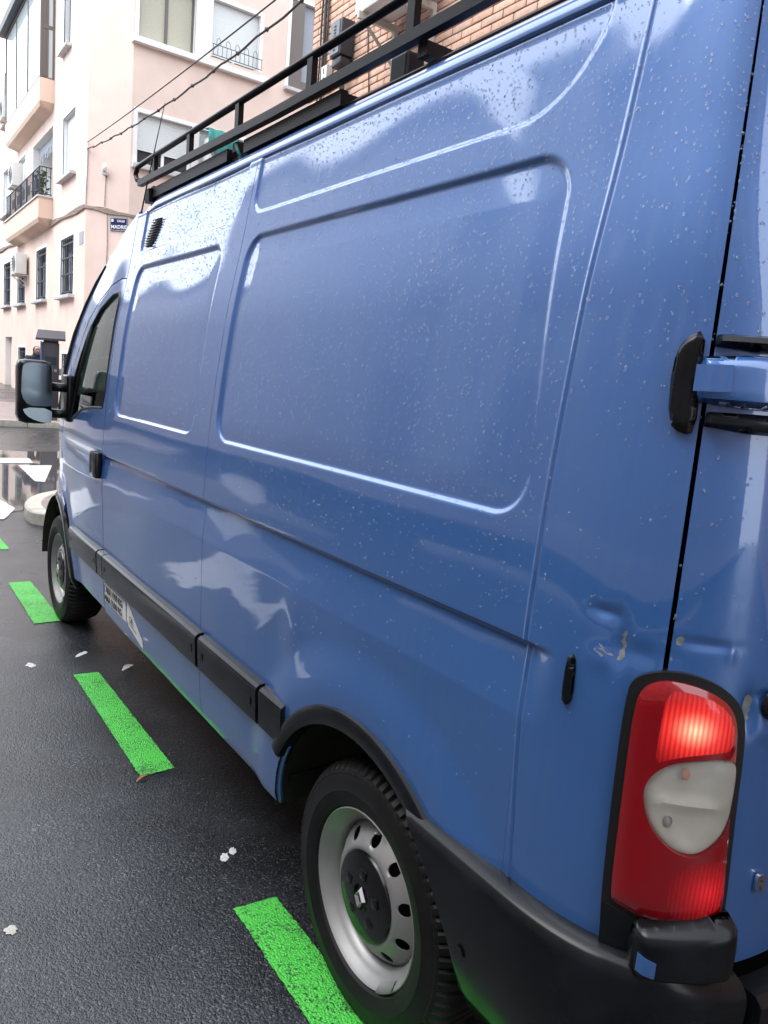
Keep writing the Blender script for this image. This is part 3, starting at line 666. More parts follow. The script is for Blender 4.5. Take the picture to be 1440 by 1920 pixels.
def brick_building():
    X = 3.2; y1 = 6.62
    root = empty('brick_building', (6, 0, .13), 'orange brick building beside the van, its wall showing above the roof rack', 'building')
    mp = lambda u, v, w: (X-w, u, v)
    mb = MB(); zb = .1
    # brick field seen over the van: mortar bed; elsewhere brick texture
    bx = (2.0, y1, 4.22, 5.98)
    facade(mb, lambda u, v, w: mp(u, v, 0), None, None, -60, y1, zb, 15, [bx], depth=0)
    mb.f = [f for f in mb.f]; mb.mi = [0]*len(mb.f)
    mb.add([mp(y1, zb, 0), (20, y1, zb), (20, y1, 15), mp(y1, 15, 0)], [(0, 1, 2, 3)], 0)
    mb.add([mp(-60, 15, 0), mp(y1, 15, 0), (20, y1, 15), (20, -60, 15)], [(0, 1, 2, 3)], 0)
    mb.build('wall', [M['brickwall']], root)
    MB().add([mp(bx[0], bx[2], -.009), mp(bx[1]-.001, bx[2], -.009), mp(bx[1]-.001, bx[3], -.009), mp(bx[0], bx[3], -.009)], [(0, 1, 2, 3)]).build('mortar_bed', M['mortar'], root)
    bw, bh, j = .24, .0555, .011
    meshes = []
    for k in range(12):
        mbk = MB(); d = random.uniform(-.0015, .0025)
        mbk.box((0, 0, -.03), (bw, bh, d), lambda u, v, w: (-w, u, v), bev=.004)
        me = mesh('brick', mbk.v, mbk.f, BRICKS[k % 4]).data
        meshes.append(me)
    for o in [o for o in COL.objects if o.data in meshes]: bpy.data.objects.remove(o)
    half = MB().box((0, 0, -.03), (.115, bh, .001), lambda u, v, w: (-w, u, v), bev=.004)
    hm = mesh('brick', half.v, half.f, BRICKS[1]); hmd = hm.data; bpy.data.objects.remove(hm)
    cand = []; r = 0; z = bx[2]+.004
    while z+bh < bx[3]:
        y = y1-.003-(bw+j)*.0
        first = True
        off = 0 if r % 2 == 0 else (bw+j)/2
        if off:
            cand.append((y-.115, z, True)); y -= .115+j
        while y-bw > bx[0]:
            cand.append((y-bw, z, False)); y -= bw+j
        r += 1; z += bh+j
    def seen(y, z):       # how far inside the strip that shows between the van roof and the top of the photograph
        top = 4.41+(y-2.67)*(5.72-4.41)/(6.51-2.67)+.15
        return z < top and z > 4.33
    inn = [c for c in cand if seen(c[0]+.12, c[1])]; out = [c for c in cand if not seen(c[0]+.12, c[1])]
    rest = inn[300:]+out
    for (y, z, h) in inn[:300]:
        o = bpy.data.objects.new('brick', hmd if h else random.choice(meshes))
        link(o, root); o.location = (X, y+random.uniform(-.0015, .0015), z+random.uniform(-.001, .001)); o.matrix_parent_inverse = Matrix.Translation(-root.location)
    mb = MB()
    for (y, z, h) in rest: mb.box((y, z, -.008), (y+(.115 if h else bw), z+bh, random.uniform(-.001, .002)), mp, mi=random.randrange(4))
    tag(mb.build('brickwork', BRICKS, root), kind='stuff')
    # cables and fittings
    for k in range(4):
        pts = [mp(6.27+.035*k+.006*math.sin(v*9+k), v, .02+.012*(k % 2)) for v in np.linspace(4.0 if k else 4.9, 9, 40)]
        MB().tube(pts, .011 if k != 1 else .016, 6).build('wall_cable', M['cable'], root, smooth=True)
    pts = [mp(5.45+.03*math.sin(v*5)-.12*max(0, 4.8-v)**1.0*2, v, .012) for v in np.linspace(4.3, 6, 24)]
    MB().tube(pts, .006, 5).build('wall_cable', M['cable'], root, smooth=True)
    b = empty('terminal_box', mp(6, 4.95, 0), 'dark grey cable terminal box with vent slots on the brick wall', 'junction box')
    MB().box((5.70, 4.89, .01), (5.92, 5.23, .17), mp, bev=.022).build('casing', M['box_dark'], b, smooth=True, sharp=40)
    MB().box((5.735, 4.91, .170), (5.905, 5.21, .176), mp).build('front_plate', M['box_grey'], b)
    mb = MB()
    for k in range(8): mb.box((5.80, 4.94+.031*k, .1765), (5.835, 4.955+.031*k, .180), mp)
    mb.build('vent_slots', M['seal'], b)
    MB().box((5.72, 4.80, .02), (5.90, 4.889, .15), mp, bev=.02).build('cable_gland', M['box_dark'], b, smooth=True)
    for k in range(3): MB().tube([mp(5.76+.05*k, 4.8, .08), mp(5.79+.03*k, 4.6, .05), mp(5.82+.02*k, 4.3, .02)], .011, 6).build('lead', M['cable'], b, smooth=True)
    b = empty('switch_box', mp(6.32, 4.9, 0), 'small white cable box below the bundle of cables on the brick wall', 'junction box')
    MB().box((6.12, 4.76, .005), (6.235, 4.93, .08), mp, bev=.01).build('casing', M['ac_white'], b, smooth=True, sharp=40)
    mb = MB(); mb.box((6.17, 4.85, .0805), (6.185, 4.90, .083), mp); mb.box((6.16, 4.79, .0805), (6.19, 4.81, .083), mp); mb.build('symbol', M['ink'], b)
    ac_unit(mp, 4.26, 5.08, 4.95, 5.50, .08, .40, 'white air conditioner on cream brackets fixed to the brick wall, at top of the photo', group=None)
    return mp
Bm = brick_building()
def overhead_cables():
    def cat(a, b, sag, r, n, label, knots=False):
        a, b = Vector(a), Vector(b); rd = random.Random(5)
        pts = []
        for i in range(n+1):
            t = i/n; p = a.lerp(b, t); p.z -= sag*4*t*(1-t)
            if knots: p.z += .012*math.sin(t*60)+rd.uniform(-.004, .004)
            pts.append(p)
        mb = MB().tube(pts, r, 5)
        o = mb.build('overhead_cable', M['cable'], smooth=True); tag(o, label, 'cable', 'cables strung across the side street')
        if knots:
            for i in range(5, n-2, 6): MB().tube([pts[i]-Vector((0, .02, 0)), pts[i], pts[i]+Vector((0, .02, 0))], [r*.6, r*2.2, r*.6], 5).build('cable_clip', M['cable'], o, smooth=True)
    cat((4.0, 20.08, 7.22), (3.18, 6.46, 6.05), .05, .011, 40, 'smooth upper cable strung from the pink corner to the brick wall')
    cat((4.0, 20.08, 7.05), (3.18, 6.46, 5.82), .18, .015, 80, 'lower cable with knotted clips strung from the pink corner to the brick wall', True)
overhead_cables()
def opposite_row():
    X = -8.6
    mp = lambda u, v, w: (X+w, u, v)
    specs = [(-45, -3.0, 15.5, 'opp3', 'tall dull brick house across the street, farthest behind the camera'),
             (-3.0, 9.3, 10.6, 'opp3', 'brick house across the street, level with the van'),
             (9.3, 11.7, 11.6, 'opp2', 'narrow tall pale house across the street, just ahead of the van'),
             (11.7, 13.2, 9.8, 'opp3', 'narrow low brick house squeezed between two taller ones across the street'),
             (13.2, 27, 11.3, 'opp', 'grey plastered house across the street, beyond the junction'),
             (27, 50, 9.0, 'opp', 'lower grey plastered house across the street, farthest ahead')]
    for (y0, y1, h, m, lab) in specs:
        root = empty('townhouse', (X-4, (y0+y1)/2, 0), lab, 'building', 'houses on the opposite side of the street')
        holes = []; n = max(1, int((y1-y0)/2.6))
        for fl in range(1, int(h/3.0)):
            for i in range(n):
                u = y0+(i+.5)*(y1-y0)/n; holes.append((u-.55, u+.55, 1.0+fl*3.0, 2.45+fl*3.0, 'white'))
        mb = MB(); facade(mb, mp, None, None, y0, y1, .0, h, holes)
        mb.add([(X, y0, h), (X, y1, h), (X-8, y1, h), (X-8, y0, h), (X, y0, 0), (X-8, y0, 0), (X, y1, 0), (X-8, y1, 0)], [(0, 1, 2, 3), (0, 3, 5, 4), (1, 6, 7, 2), (5, 3, 2, 7)])
        mb.build('wall', [M[m], M['white_paint']], root)
        MB().box((y0-.02, h-.02, -.1), (y1+.02, h+.18, .35), mp).build('cornice', M['sill'], root)
        n0 = set(COL.objects)
        for hh in holes: window(root, mp, *hh[:4], hh[4], depth=.08, sill=False)
        for o in set(COL.objects)-n0:
            if o.name.startswith('shutter'): o.data.materials[0] = M['opp_shutter']
        MB().box((y0, 0, .002), (y1, .9, .03), mp).build('plinth', M['granite'], root)
    # the house that closes the street far ahead
    root = empty('townhouse', (-4, 66, 0), 'cream block closing the far end of the street', 'building')
    mq = lambda u, v, w: (u, 62-w, v)
    holes = [(u-.6, u+.6, 1.6+fl*3.1, 3.1+fl*3.1, 'half' if (int(u)+fl) % 3 else 'dark') for fl in range(3) for u in np.arange(-14, 3.5, 2.6)]
    mb = MB(); facade(mb, mq, None, None, -17, 3.9, .3, 11, holes)
    mb.add([(-17, 62, 11), (3.9, 62, 11), (3.9, 72, 11), (-17, 72, 11), (-17, 62, .3), (-17, 72, .3)], [(0, 1, 2, 3), (0, 3, 5, 4)]); mb.build('wall', [M['opp2'], M['white_paint']], root)
    for hh in holes: window(root, mq, *hh[:4], hh[4], sill=True)
opposite_row()
def meter():
    cx, cy, z0 = 2.57, 16.95, .345
    r = empty('parking_meter', (cx, cy, z0), 'dark parking ticket machine with a tilted solar panel, standing beyond the van mirror', 'parking meter')
    a = math.radians(8)
    def mp(u, v, w):     # u right, v up, w towards the camera
        return (cx+u*math.cos(a)-w*math.sin(a), cy-u*math.sin(a)-w*math.cos(a), v)
    MB().box((-.165, z0+.3, -.16), (.185, 2.05, .16), mp, bev=.02).build('body', M['meter'], r, smooth=True, sharp=40)
    MB().box((-.15, z0, -.14), (.17, z0+.3, .14), mp, bev=.02).build('pedestal', M['meter_base'], r, smooth=True, sharp=40)
    MB().box((-.13, 2.05, -.12), (.17, 2.18, .12), mp, bev=.012).build('neck', M['meter'], r, smooth=True, sharp=40)
    mb = MB(); vs = []
    for (u, v, w) in ((-.30, 2.08, .27), (.30, 2.10, .27), (.33, 2.29, -.27), (-.235, 2.28, -.27)): vs += [mp(u, v, w), mp(u, v+.045, w)]
    mb.add(vs, [(0, 2, 3, 1), (2, 4, 5, 3), (4, 6, 7, 5), (6, 0, 1, 7), (0, 6, 4, 2), (1, 3, 5, 7)]); mb.build('solar_panel', M['meter'], r)
    MB().box((-.195, 1.50, .02), (-.166, 2.06, .14), mp, bev=.006).build('side_strip', M['meter_blue'], r)
    MB().box((.186, 1.35, -.06), (.235, 1.50, .10), mp, bev=.012).build('coin_slot', M['steel'], r)
    MB().box((.186, 1.00, -.05), (.25, 1.26, .12), mp, bev=.015).build('ticket_tray', M['meter'], r)
    for k in range(3): MB().box((-.10+.09*k, 1.42, .160), (-.04+.09*k, 1.48, .170), mp, bev=.004).build('button', M['steel'], r)
    MB().box((-.11, 1.56, .160), (.13, 1.74, .165), mp).build('display', M['pane'], r)
meter()
def skin_figure(name, joints, bones, m, parent, sub=2):
    me = bpy.data.meshes.new(name); me.from_pydata([j[0] for j in joints], bones, []); me.materials.append(m)
    o = link(bpy.data.objects.new(name, me), parent)
    mod = o.modifiers.new('skin', 'SKIN'); mod.use_smooth_shade = True
    sv = me.skin_vertices[0].data
    for k, j in enumerate(joints): sv[k].radius = j[1]; sv[k].use_root = (k == 0)
    o.modifiers.new('sub', 'SUBSURF').levels = sub; o.modifiers['sub'].render_levels = sub
    return o
def person():
    x, y, z = 2.40, 17.5, .355
    root = empty('person', (x, y, z), 'person in a navy hooded jacket standing at the parking ticket machine', 'person')
    P = lambda a, b, c: (x+a, y+b, z+c)
    # jacket: hood, shoulders, sleeves reaching to the machine
    J = [(P(0, .02, .86), (.17, .13)), (P(0, .03, 1.05), (.16, .12)), (P(0, .02, 1.25), (.18, .125)), (P(0, .0, 1.36), (.12, .10)), (P(0, -.01, 1.44), (.075, .075)), (P(0, -.02, 1.52), (.105, .115)), (P(0, -.01, 1.61), (.055, .06)),
         (P(-.19, .01, 1.33), (.075, .075)), (P(-.25, -.02, 1.08), (.06, .06)), (P(-.14, -.24, 1.10), (.045, .045)), (P(.19, .01, 1.33), (.075, .075)), (P(.25, -.02, 1.08), (.06, .06)), (P(.14, -.24, 1.14), (.045, .045))]
    j = skin_figure('jacket', J, [(0, 1), (1, 2), (2, 3), (3, 4), (4, 5), (5, 6), (2, 7), (7, 8), (8, 9), (2, 10), (10, 11), (11, 12)], M['jacket'], root)
    T = [(P(0, .02, .88), (.15, .11)), (P(-.09, .02, .78), (.085, .09)), (P(-.10, .0, .45), (.062, .065)), (P(-.11, .03, .10), (.05, .055)), (P(.09, .02, .78), (.085, .09)), (P(.10, -.01, .45), (.062, .065)), (P(.11, .02, .10), (.05, .055))]
    skin_figure('trousers', T, [(0, 1), (1, 2), (2, 3), (0, 4), (4, 5), (5, 6)], M['trouser'], root)
    # head with nose and chin, and the hands below the cuffs
    B = [(P(0, -.03, 1.40), (.055, .055)), (P(0, -.05, 1.47), (.07, .075)), (P(0, -.055, 1.535), (.076, .085)), (P(0, -.04, 1.59), (.05, .055)), (P(0, -.145, 1.49), (.012, .014))]
    skin_figure('head', B, [(0, 1), (1, 2), (2, 3), (1, 4)], M['skin'], root)
    for sx in (-1, 1):
        zz = 1.10 if sx < 0 else 1.14
        H = [(P(sx*.14, -.25, zz), (.026, .018)), (P(sx*.135, -.32, zz), (.036, .014))]; E_ = [(0, 1)]
        for k in range(4):
            b = len(H); H += [(P(sx*.135+(k-1.5)*.019, -.345, zz-.004), (.009, .009)), (P(sx*.135+(k-1.5)*.020, -.375, zz-.012), (.008, .008)), (P(sx*.135+(k-1.5)*.020, -.390-.006*(k in (1, 2)), zz-.03), (.007, .007))]; E_ += [(1, b), (b, b+1), (b+1, b+2)]
        b = len(H); H += [(P(sx*.135-sx*.045, -.30, zz-.006), (.010, .010)), (P(sx*.135-sx*.058, -.335, zz-.02), (.009, .009))]; E_ += [(0, b), (b, b+1)]
        skin_figure('hand', H, E_, M['skin'], root, 1)
        MB().rbox((x+sx*.11-.05, y-.17, z), (x+sx*.11+.05, y+.10, z+.10), .035).build('shoe', M['seal'], root, smooth=True)
person()

# ------------------------------------------------------------------ the van
# side surface addressed by (s, z): s runs along the plan outline (s = y on the flank, wraps the rear corner below -0.52)
def _plan():
    a_, b_, n_, y0 = .42, .36, 2.8, -.52
    th = np.linspace(0, np.pi/2, 500)
    vx = a_*(1-np.cos(th)**(2/n_)); vy = y0-b_*np.sin(th)**(2/n_)
    s = y0-np.concatenate([[0], np.cumsum(np.hypot(np.diff(vx), np.diff(vy)))])
    vx = np.concatenate([vx, [1.2]]); vy = np.concatenate([vy, [vy[-1]]]); s = np.concatenate([s, [s[-1]-(1.2-.42)]])
    return s[::-1], vx[::-1], vy[::-1]
PS, PX, PY = _plan()
S_MID = float(PS[0]+.2+.01)               # s at the middle of the rear doors (x = .99)
FY = np.array([2.6, 3.0, 3.3, 3.6, 3.9, 4.1, 4.25, 4.36, 4.42]); FX = np.array([0, .006, .020, .048, .10, .17, .27, .42, .60])
def pchip(xk, yk):
    xk, yk = np.asarray(xk, float), np.asarray(yk, float); h = np.diff(xk); d = np.diff(yk)/h
    m = np.zeros_like(xk); m[0], m[-1] = d[0], d[-1]
    for i in range(1, len(xk)-1): m[i] = 0 if d[i-1]*d[i] <= 0 else 2*d[i-1]*d[i]/(d[i-1]+d[i])
    def f(x):
        x = np.asarray(x, float); i = np.clip(np.searchsorted(xk, x)-1, 0, len(xk)-2); t = (x-xk[i])/h[i]
        return yk[i]*(2*t**3-3*t**2+1)+h[i]*m[i]*(t**3-2*t**2+t)+yk[i+1]*(-2*t**3+3*t**2)+h[i]*m[i+1]*(t**3-t**2)
    return f
TUM = pchip([.30, .36, .40, .55, .72, 1.0, 1.15, 1.35, 1.8, 2.1, 2.37, 2.45], [.075, .045, .032, .018, .012, .004, .001, .007, .048, .101, .143, .156])
FRONT = pchip([2.3]+list(FY), [0]+list(FX))
WV2 = [(rng.uniform(5, 13)*rng.choice([-1, 1]), rng.uniform(5, 16), rng.uniform(0, 6.28), rng.uniform(.5, 1.0)) for _ in range(16)]
def plan(s):
    s = np.asarray(s, float)
    x = np.where(s < -.52, np.interp(s, PS, PX), 0.0); y = np.where(s < -.52, np.interp(s, PS, PY), s)
    x = np.where(s > 2.3, FRONT(np.minimum(s, 4.42)), x)
    e = .006
    x1 = np.where(s-e < -.52, np.interp(s-e, PS, PX), 0.0); y1 = np.where(s-e < -.52, np.interp(s-e, PS, PY), s-e)
    x2 = np.where(s+e < -.52, np.interp(s+e, PS, PX), 0.0); y2 = np.where(s+e < -.52, np.interp(s+e, PS, PY), s+e)
    tx, ty = x1-x2, y1-y2; L = np.hypot(tx, ty)
    return x, y, -ty/L, tx/L
def sst(t): t = np.clip(t, 0, 1); return t*t*(3-2*t)
def rrect(s, z, s0, s1, z0, z1, r):
    """signed distance (negative inside) to a rounded rectangle; r = (r at s0 side, r at s1 side)."""
    cx, cz = (s0+s1)/2, (z0+z1)/2
    rr = np.where(s < cx, r[0], r[1])
    qx = np.abs(s-cx)-(s1-s0)/2+rr; qz = np.abs(z-cz)-(z1-z0)/2+rr
    return np.minimum(np.maximum(qx, qz), 0)+np.hypot(np.maximum(qx, 0), np.maximum(qz, 0))-rr
WV = [(rng.uniform(.9, 4.0), rng.uniform(.8, 5.0), rng.uniform(0, 6.28), rng.uniform(.6, 1.2)) for _ in range(14)]
def feat(s, z, full=True):
    d = TUM(z)
    if not full: return d
    def recess(sd, depth, w, lip=0, lw=.07):
        k = depth*sst(-sd/w)
        if lip: k = k-lip*np.clip((-sd-w)/lw, 0, 1)
        return k
    wz = .0105+.0065*sst((z-1.50)/.45)
    d = d+recess(rrect(s-.09*(z-1.78)*(s < .3), z, -.42, 1.045, 1.405, 2.097, (.095, .095)), .0100, wz, .0022)
    d = d+recess(rrect(s, z, 1.25, 2.29, 1.400, 2.097, (.08, .09)), .0095, wz, .002)
    d = d+recess(rrect(s, z, -.405, 1.062, 2.168, 2.60, (.20, .07)), .0065, .0085)
    d = d+recess(rrect(s, z, 1.155, 2.30, 2.158, 2.60, (.14, .04)), .0065, .0085)
    # swage line along the waist
    t = (1.195-z)/.150
    g = .017*sst(t/.085)*np.clip(1-t, 0, 1)*(t > 0)*sst((s+.575)/.07)*sst((3.52-s)/.25)
    d = d+g
    # seam bead in front of the rear corner, gutter under the roof edge
    cs = -.493-.02*np.clip((1.2-z)/.5, 0, 1)
    q = np.abs(s-cs)
    d = d-.0016*np.exp(-(q/.0034)**2)+.0018*np.exp(-((s-cs+.0065)/.0026)**2)
    d = d-.0015*np.exp(-((z-2.350)/.006)**2)
    # flares round the wheel arches
    for c in (.02, 3.578):
        r = np.hypot(s-c, z-.34); k = -.016*sst((.66-r)/.15)*(z > .3); d = d+k
    # knocks at the rear corner
    for (a, b, ra, rb, h) in ((-.688, 1.240, .013, .034, .0085), (-.655, 1.292, .022, .010, .006), (-.678, 1.285, .008, .022, .004), (-.66, 1.21, .03, .02, -.0025), (-.725, 1.238, .022, .018, .0045), (-.82, 1.272, .040, .0075, .0045), (-.775, 1.245, .012, .022, .002), (-.86, 1.262, .006, .018, -.0015), (-.905, 1.165, .014, .035, .011), (-.935, 1.192, .020, .011, .005), (-.95, 1.135, .03, .02, -.004), (-.62, 1.02, .02, .05, .0012), (.50, .86, .10, .08, .0035), (.40, .93, .06, .10, -.003), (.75, 1.10, .2, .1, .002)):
        d = d+h*np.exp(-((s-a)/ra)**2-((z-b)/rb)**2)
    # slightly drawn sheet metal: broad waves, stronger low down and forward
    wv = 0
    for (fa, fb, ph, am) in WV: wv = wv+am*np.sin(fa*s*2.2+fb*z*2.2+ph)
    w2 = 0
    for (fa, fb, ph, am) in WV2: w2 = w2+am*np.sin(fa*s*2+fb*z*2+ph)
    d = d+w2*.00004*(.35+1.3*sst((1.3-z)/.25))
    d = d+wv*.00022*(1+1.2*sst((1.35-z)/.3)+.8*sst((s-.9)/.6))
    return d
def surf(s, z, off=0.0, full=True):
    s, z = np.asarray(s, float), np.asarray(z, float)
    x, y, nx, ny = plan(s); d = feat(s, z, full)-off
    return np.stack([x+nx*d, y+ny*d, z+0*d], -1)
XR = 1.98
def mirror(o_verts): v = np.array(o_verts); v[:, 0] = XR-v[:, 0]; return v
VAN = empty('panel_van', (.99, 1.6, 0), 'blue panel van with roof rack, parked and wet with rain, filling the photo', 'van')
def grid_panel(name, ss, zz, keep=None, off=0.0, fold=.010, m='paint', full=True, flip=False, parent=VAN, warp=None):
    """Sheet of the body between parameter lines, outer edges folded inwards."""
    S, Z = np.meshgrid(ss, zz)
    if warp is not None: S = warp(S, Z)
    P = surf(S, Z, off, full)
    n, k = S.shape
    I = np.arange(n*k).reshape(n, k)
    F = np.stack([I[:-1, :-1], I[:-1, 1:], I[1:, 1:], I[1:, :-1]], -1)
    cs, cz = (S[:-1, :-1]+S[1:, 1:])/2, (Z[:-1, :-1]+Z[1:, 1:])/2
    K = np.ones(cs.shape, bool) if keep is None else keep(cs, cz)
    F = F[K].reshape(-1, 4)
    V = P.reshape(-1, 3); UV = np.stack([S.ravel(), Z.ravel()], -1)
    if fold:
        ring = list(I[0, :])+list(I[1:, -1])+list(I[-1, -2::-1])+list(I[-2:0, -1*k]) if False else list(I[0, :])+list(I[1:, -1])+list(I[-1, :-1][::-1])+list(I[1:-1, 0][::-1])
        rs, rz = S.ravel()[ring], Z.ravel()[ring]
        Q = surf(rs, rz, off-fold, full); b = len(V); V = np.concatenate([V, Q]); UV = np.concatenate([UV, np.stack([rs, rz], -1)])
        L = len(ring); kk = keep
        FF = []
        for i in range(L):
            j = (i+1) % L
            if keep is not None and not bool(keep(np.array((rs[i]+rs[j])/2), np.array((rz[i]+rz[j])/2))): continue
            FF.append((ring[i], b+i, b+j, ring[j]))
        if FF: F = np.concatenate([F, np.array(FF)])
    if flip: V = mirror(V)
    o = mesh(name, V, F[:, ::-1] if not flip else F, M[m], parent, smooth=True, uv=UV, sharp=38)
    return o
def lin(a, b, st): return np.linspace(a, b, max(2, int(abs(b-a)/st)+1))
def poly_sdf_in(pts, poly):
    """distance inside a polygon to its edge (numpy, unsigned) for points known to lie inside."""
    P = np.asarray(pts)[:, None, :]; A = np.asarray(poly); B = np.roll(A, -1, 0); E = B-A
    t = np.clip(((P-A)*E).sum(-1)/(E*E).sum(-1), 0, 1); D = np.linalg.norm(P-(A+t[..., None]*E), axis=-1)
    return D.min(1)
def resample(poly, st):
    out = []
    for i in range(len(poly)):
        a, b = np.array(poly[i], float), np.array(poly[(i+1) % len(poly)], float); n = max(1, int(np.hypot(*(b-a))/st))
        for k in range(n): out.append(tuple(a+(b-a)*k/n))
    return out
def smooth_poly(poly, it=2):
    p = [np.array(q, float) for q in poly]
    for _ in range(it):
        q = []
        for i in range(len(p)):
            a, b = p[i], p[(i+1) % len(p)]; q += [a*.75+b*.25, a*.25+b*.75]
        p = q
    return [tuple(q) for q in p]
def inside(pts, poly):
    pts = np.asarray(pts); x, y = pts[:, 0], pts[:, 1]; A = np.asarray(poly); r = np.zeros(len(pts), bool); j = len(A)-1
    for i in range(len(A)):
        c = ((A[i, 1] > y) != (A[j, 1] > y)) & (x < (A[j, 0]-A[i, 0])*(y-A[i, 1])/(A[j, 1]-A[i, 1]+1e-12)+A[i, 0]); r ^= c; j = i
    return r
def cdt(outline, holes=(), step=.02, grid=None):
    """Triangulate a 2-D outline with holes, with interior points on a grid."""
    pts = []; edges = []
    loops = [resample(outline, step)]+[resample(h, step) for h in holes]
    for lp in loops:
        b = len(pts); pts += lp; edges += [(b+i, b+(i+1) % len(lp)) for i in range(len(lp))]
    A = np.array(outline); x0, y0 = A.min(0); x1, y1 = A.max(0)
    gs = grid or step
    g = np.stack(np.meshgrid(np.arange(x0+gs/2, x1, gs), np.arange(y0+gs/2, y1, gs)), -1).reshape(-1, 2)
    g = g[inside(g, loops[0])]
    for h in loops[1:]: g = g[~inside(g, h)] if len(g) else g
    allb = np.array(pts)
    if len(g):
        dmin = np.sqrt(((g[:, None, :]-allb[None, :, :])**2).sum(-1)).min(1); g = g[dmin > gs*.45]
    pts = [tuple(p) for p in pts]+[tuple(p) for p in g]
    v, e, f, *_ = delaunay_2d_cdt([Vector(p) for p in pts], edges, [], 0, 1e-7)
    V = np.array([tuple(q) for q in v]); F = [tuple(q) for q in f]
    C = np.array([V[list(q)].mean(0) for q in F]); k = inside(C, loops[0])
    for h in loops[1:]: k &= ~inside(C, h)
    return V, [q for q, kk in zip(F, k) if kk], loops
def cdt_panel(name, outline, holes=(), step=.02, grid=None, off=0.0, m='paint', fold=.012, parent=VAN, flip=False, offf=None, full=True, sharp=40):
    V, F, loops = cdt(outline, holes, step, grid)
    o_ = np.full(len(V), off) if offf is None else offf(V)
    P = surf(V[:, 0], V[:, 1], o_, full); UV = V
    F = list(F)
    if fold:
        for lp in loops:
            L = np.array(lp); idx = [int(np.argmin(((V-q)**2).sum(1))) for q in L]; b = len(P)
            P = np.concatenate([P, surf(L[:, 0], L[:, 1], o_[idx]-fold, full)]); UV = np.concatenate([UV, L]); n = len(lp)
            F += [(idx[i], idx[(i+1) % n], b+(i+1) % n, b+i) for i in range(n)]
    if flip: P = mirror(P)
    else: F = [q[::-1] for q in F]
    return mesh(name, P, F, m if not isinstance(m, str) else M[m], parent, smooth=True, uv=UV, sharp=sharp)

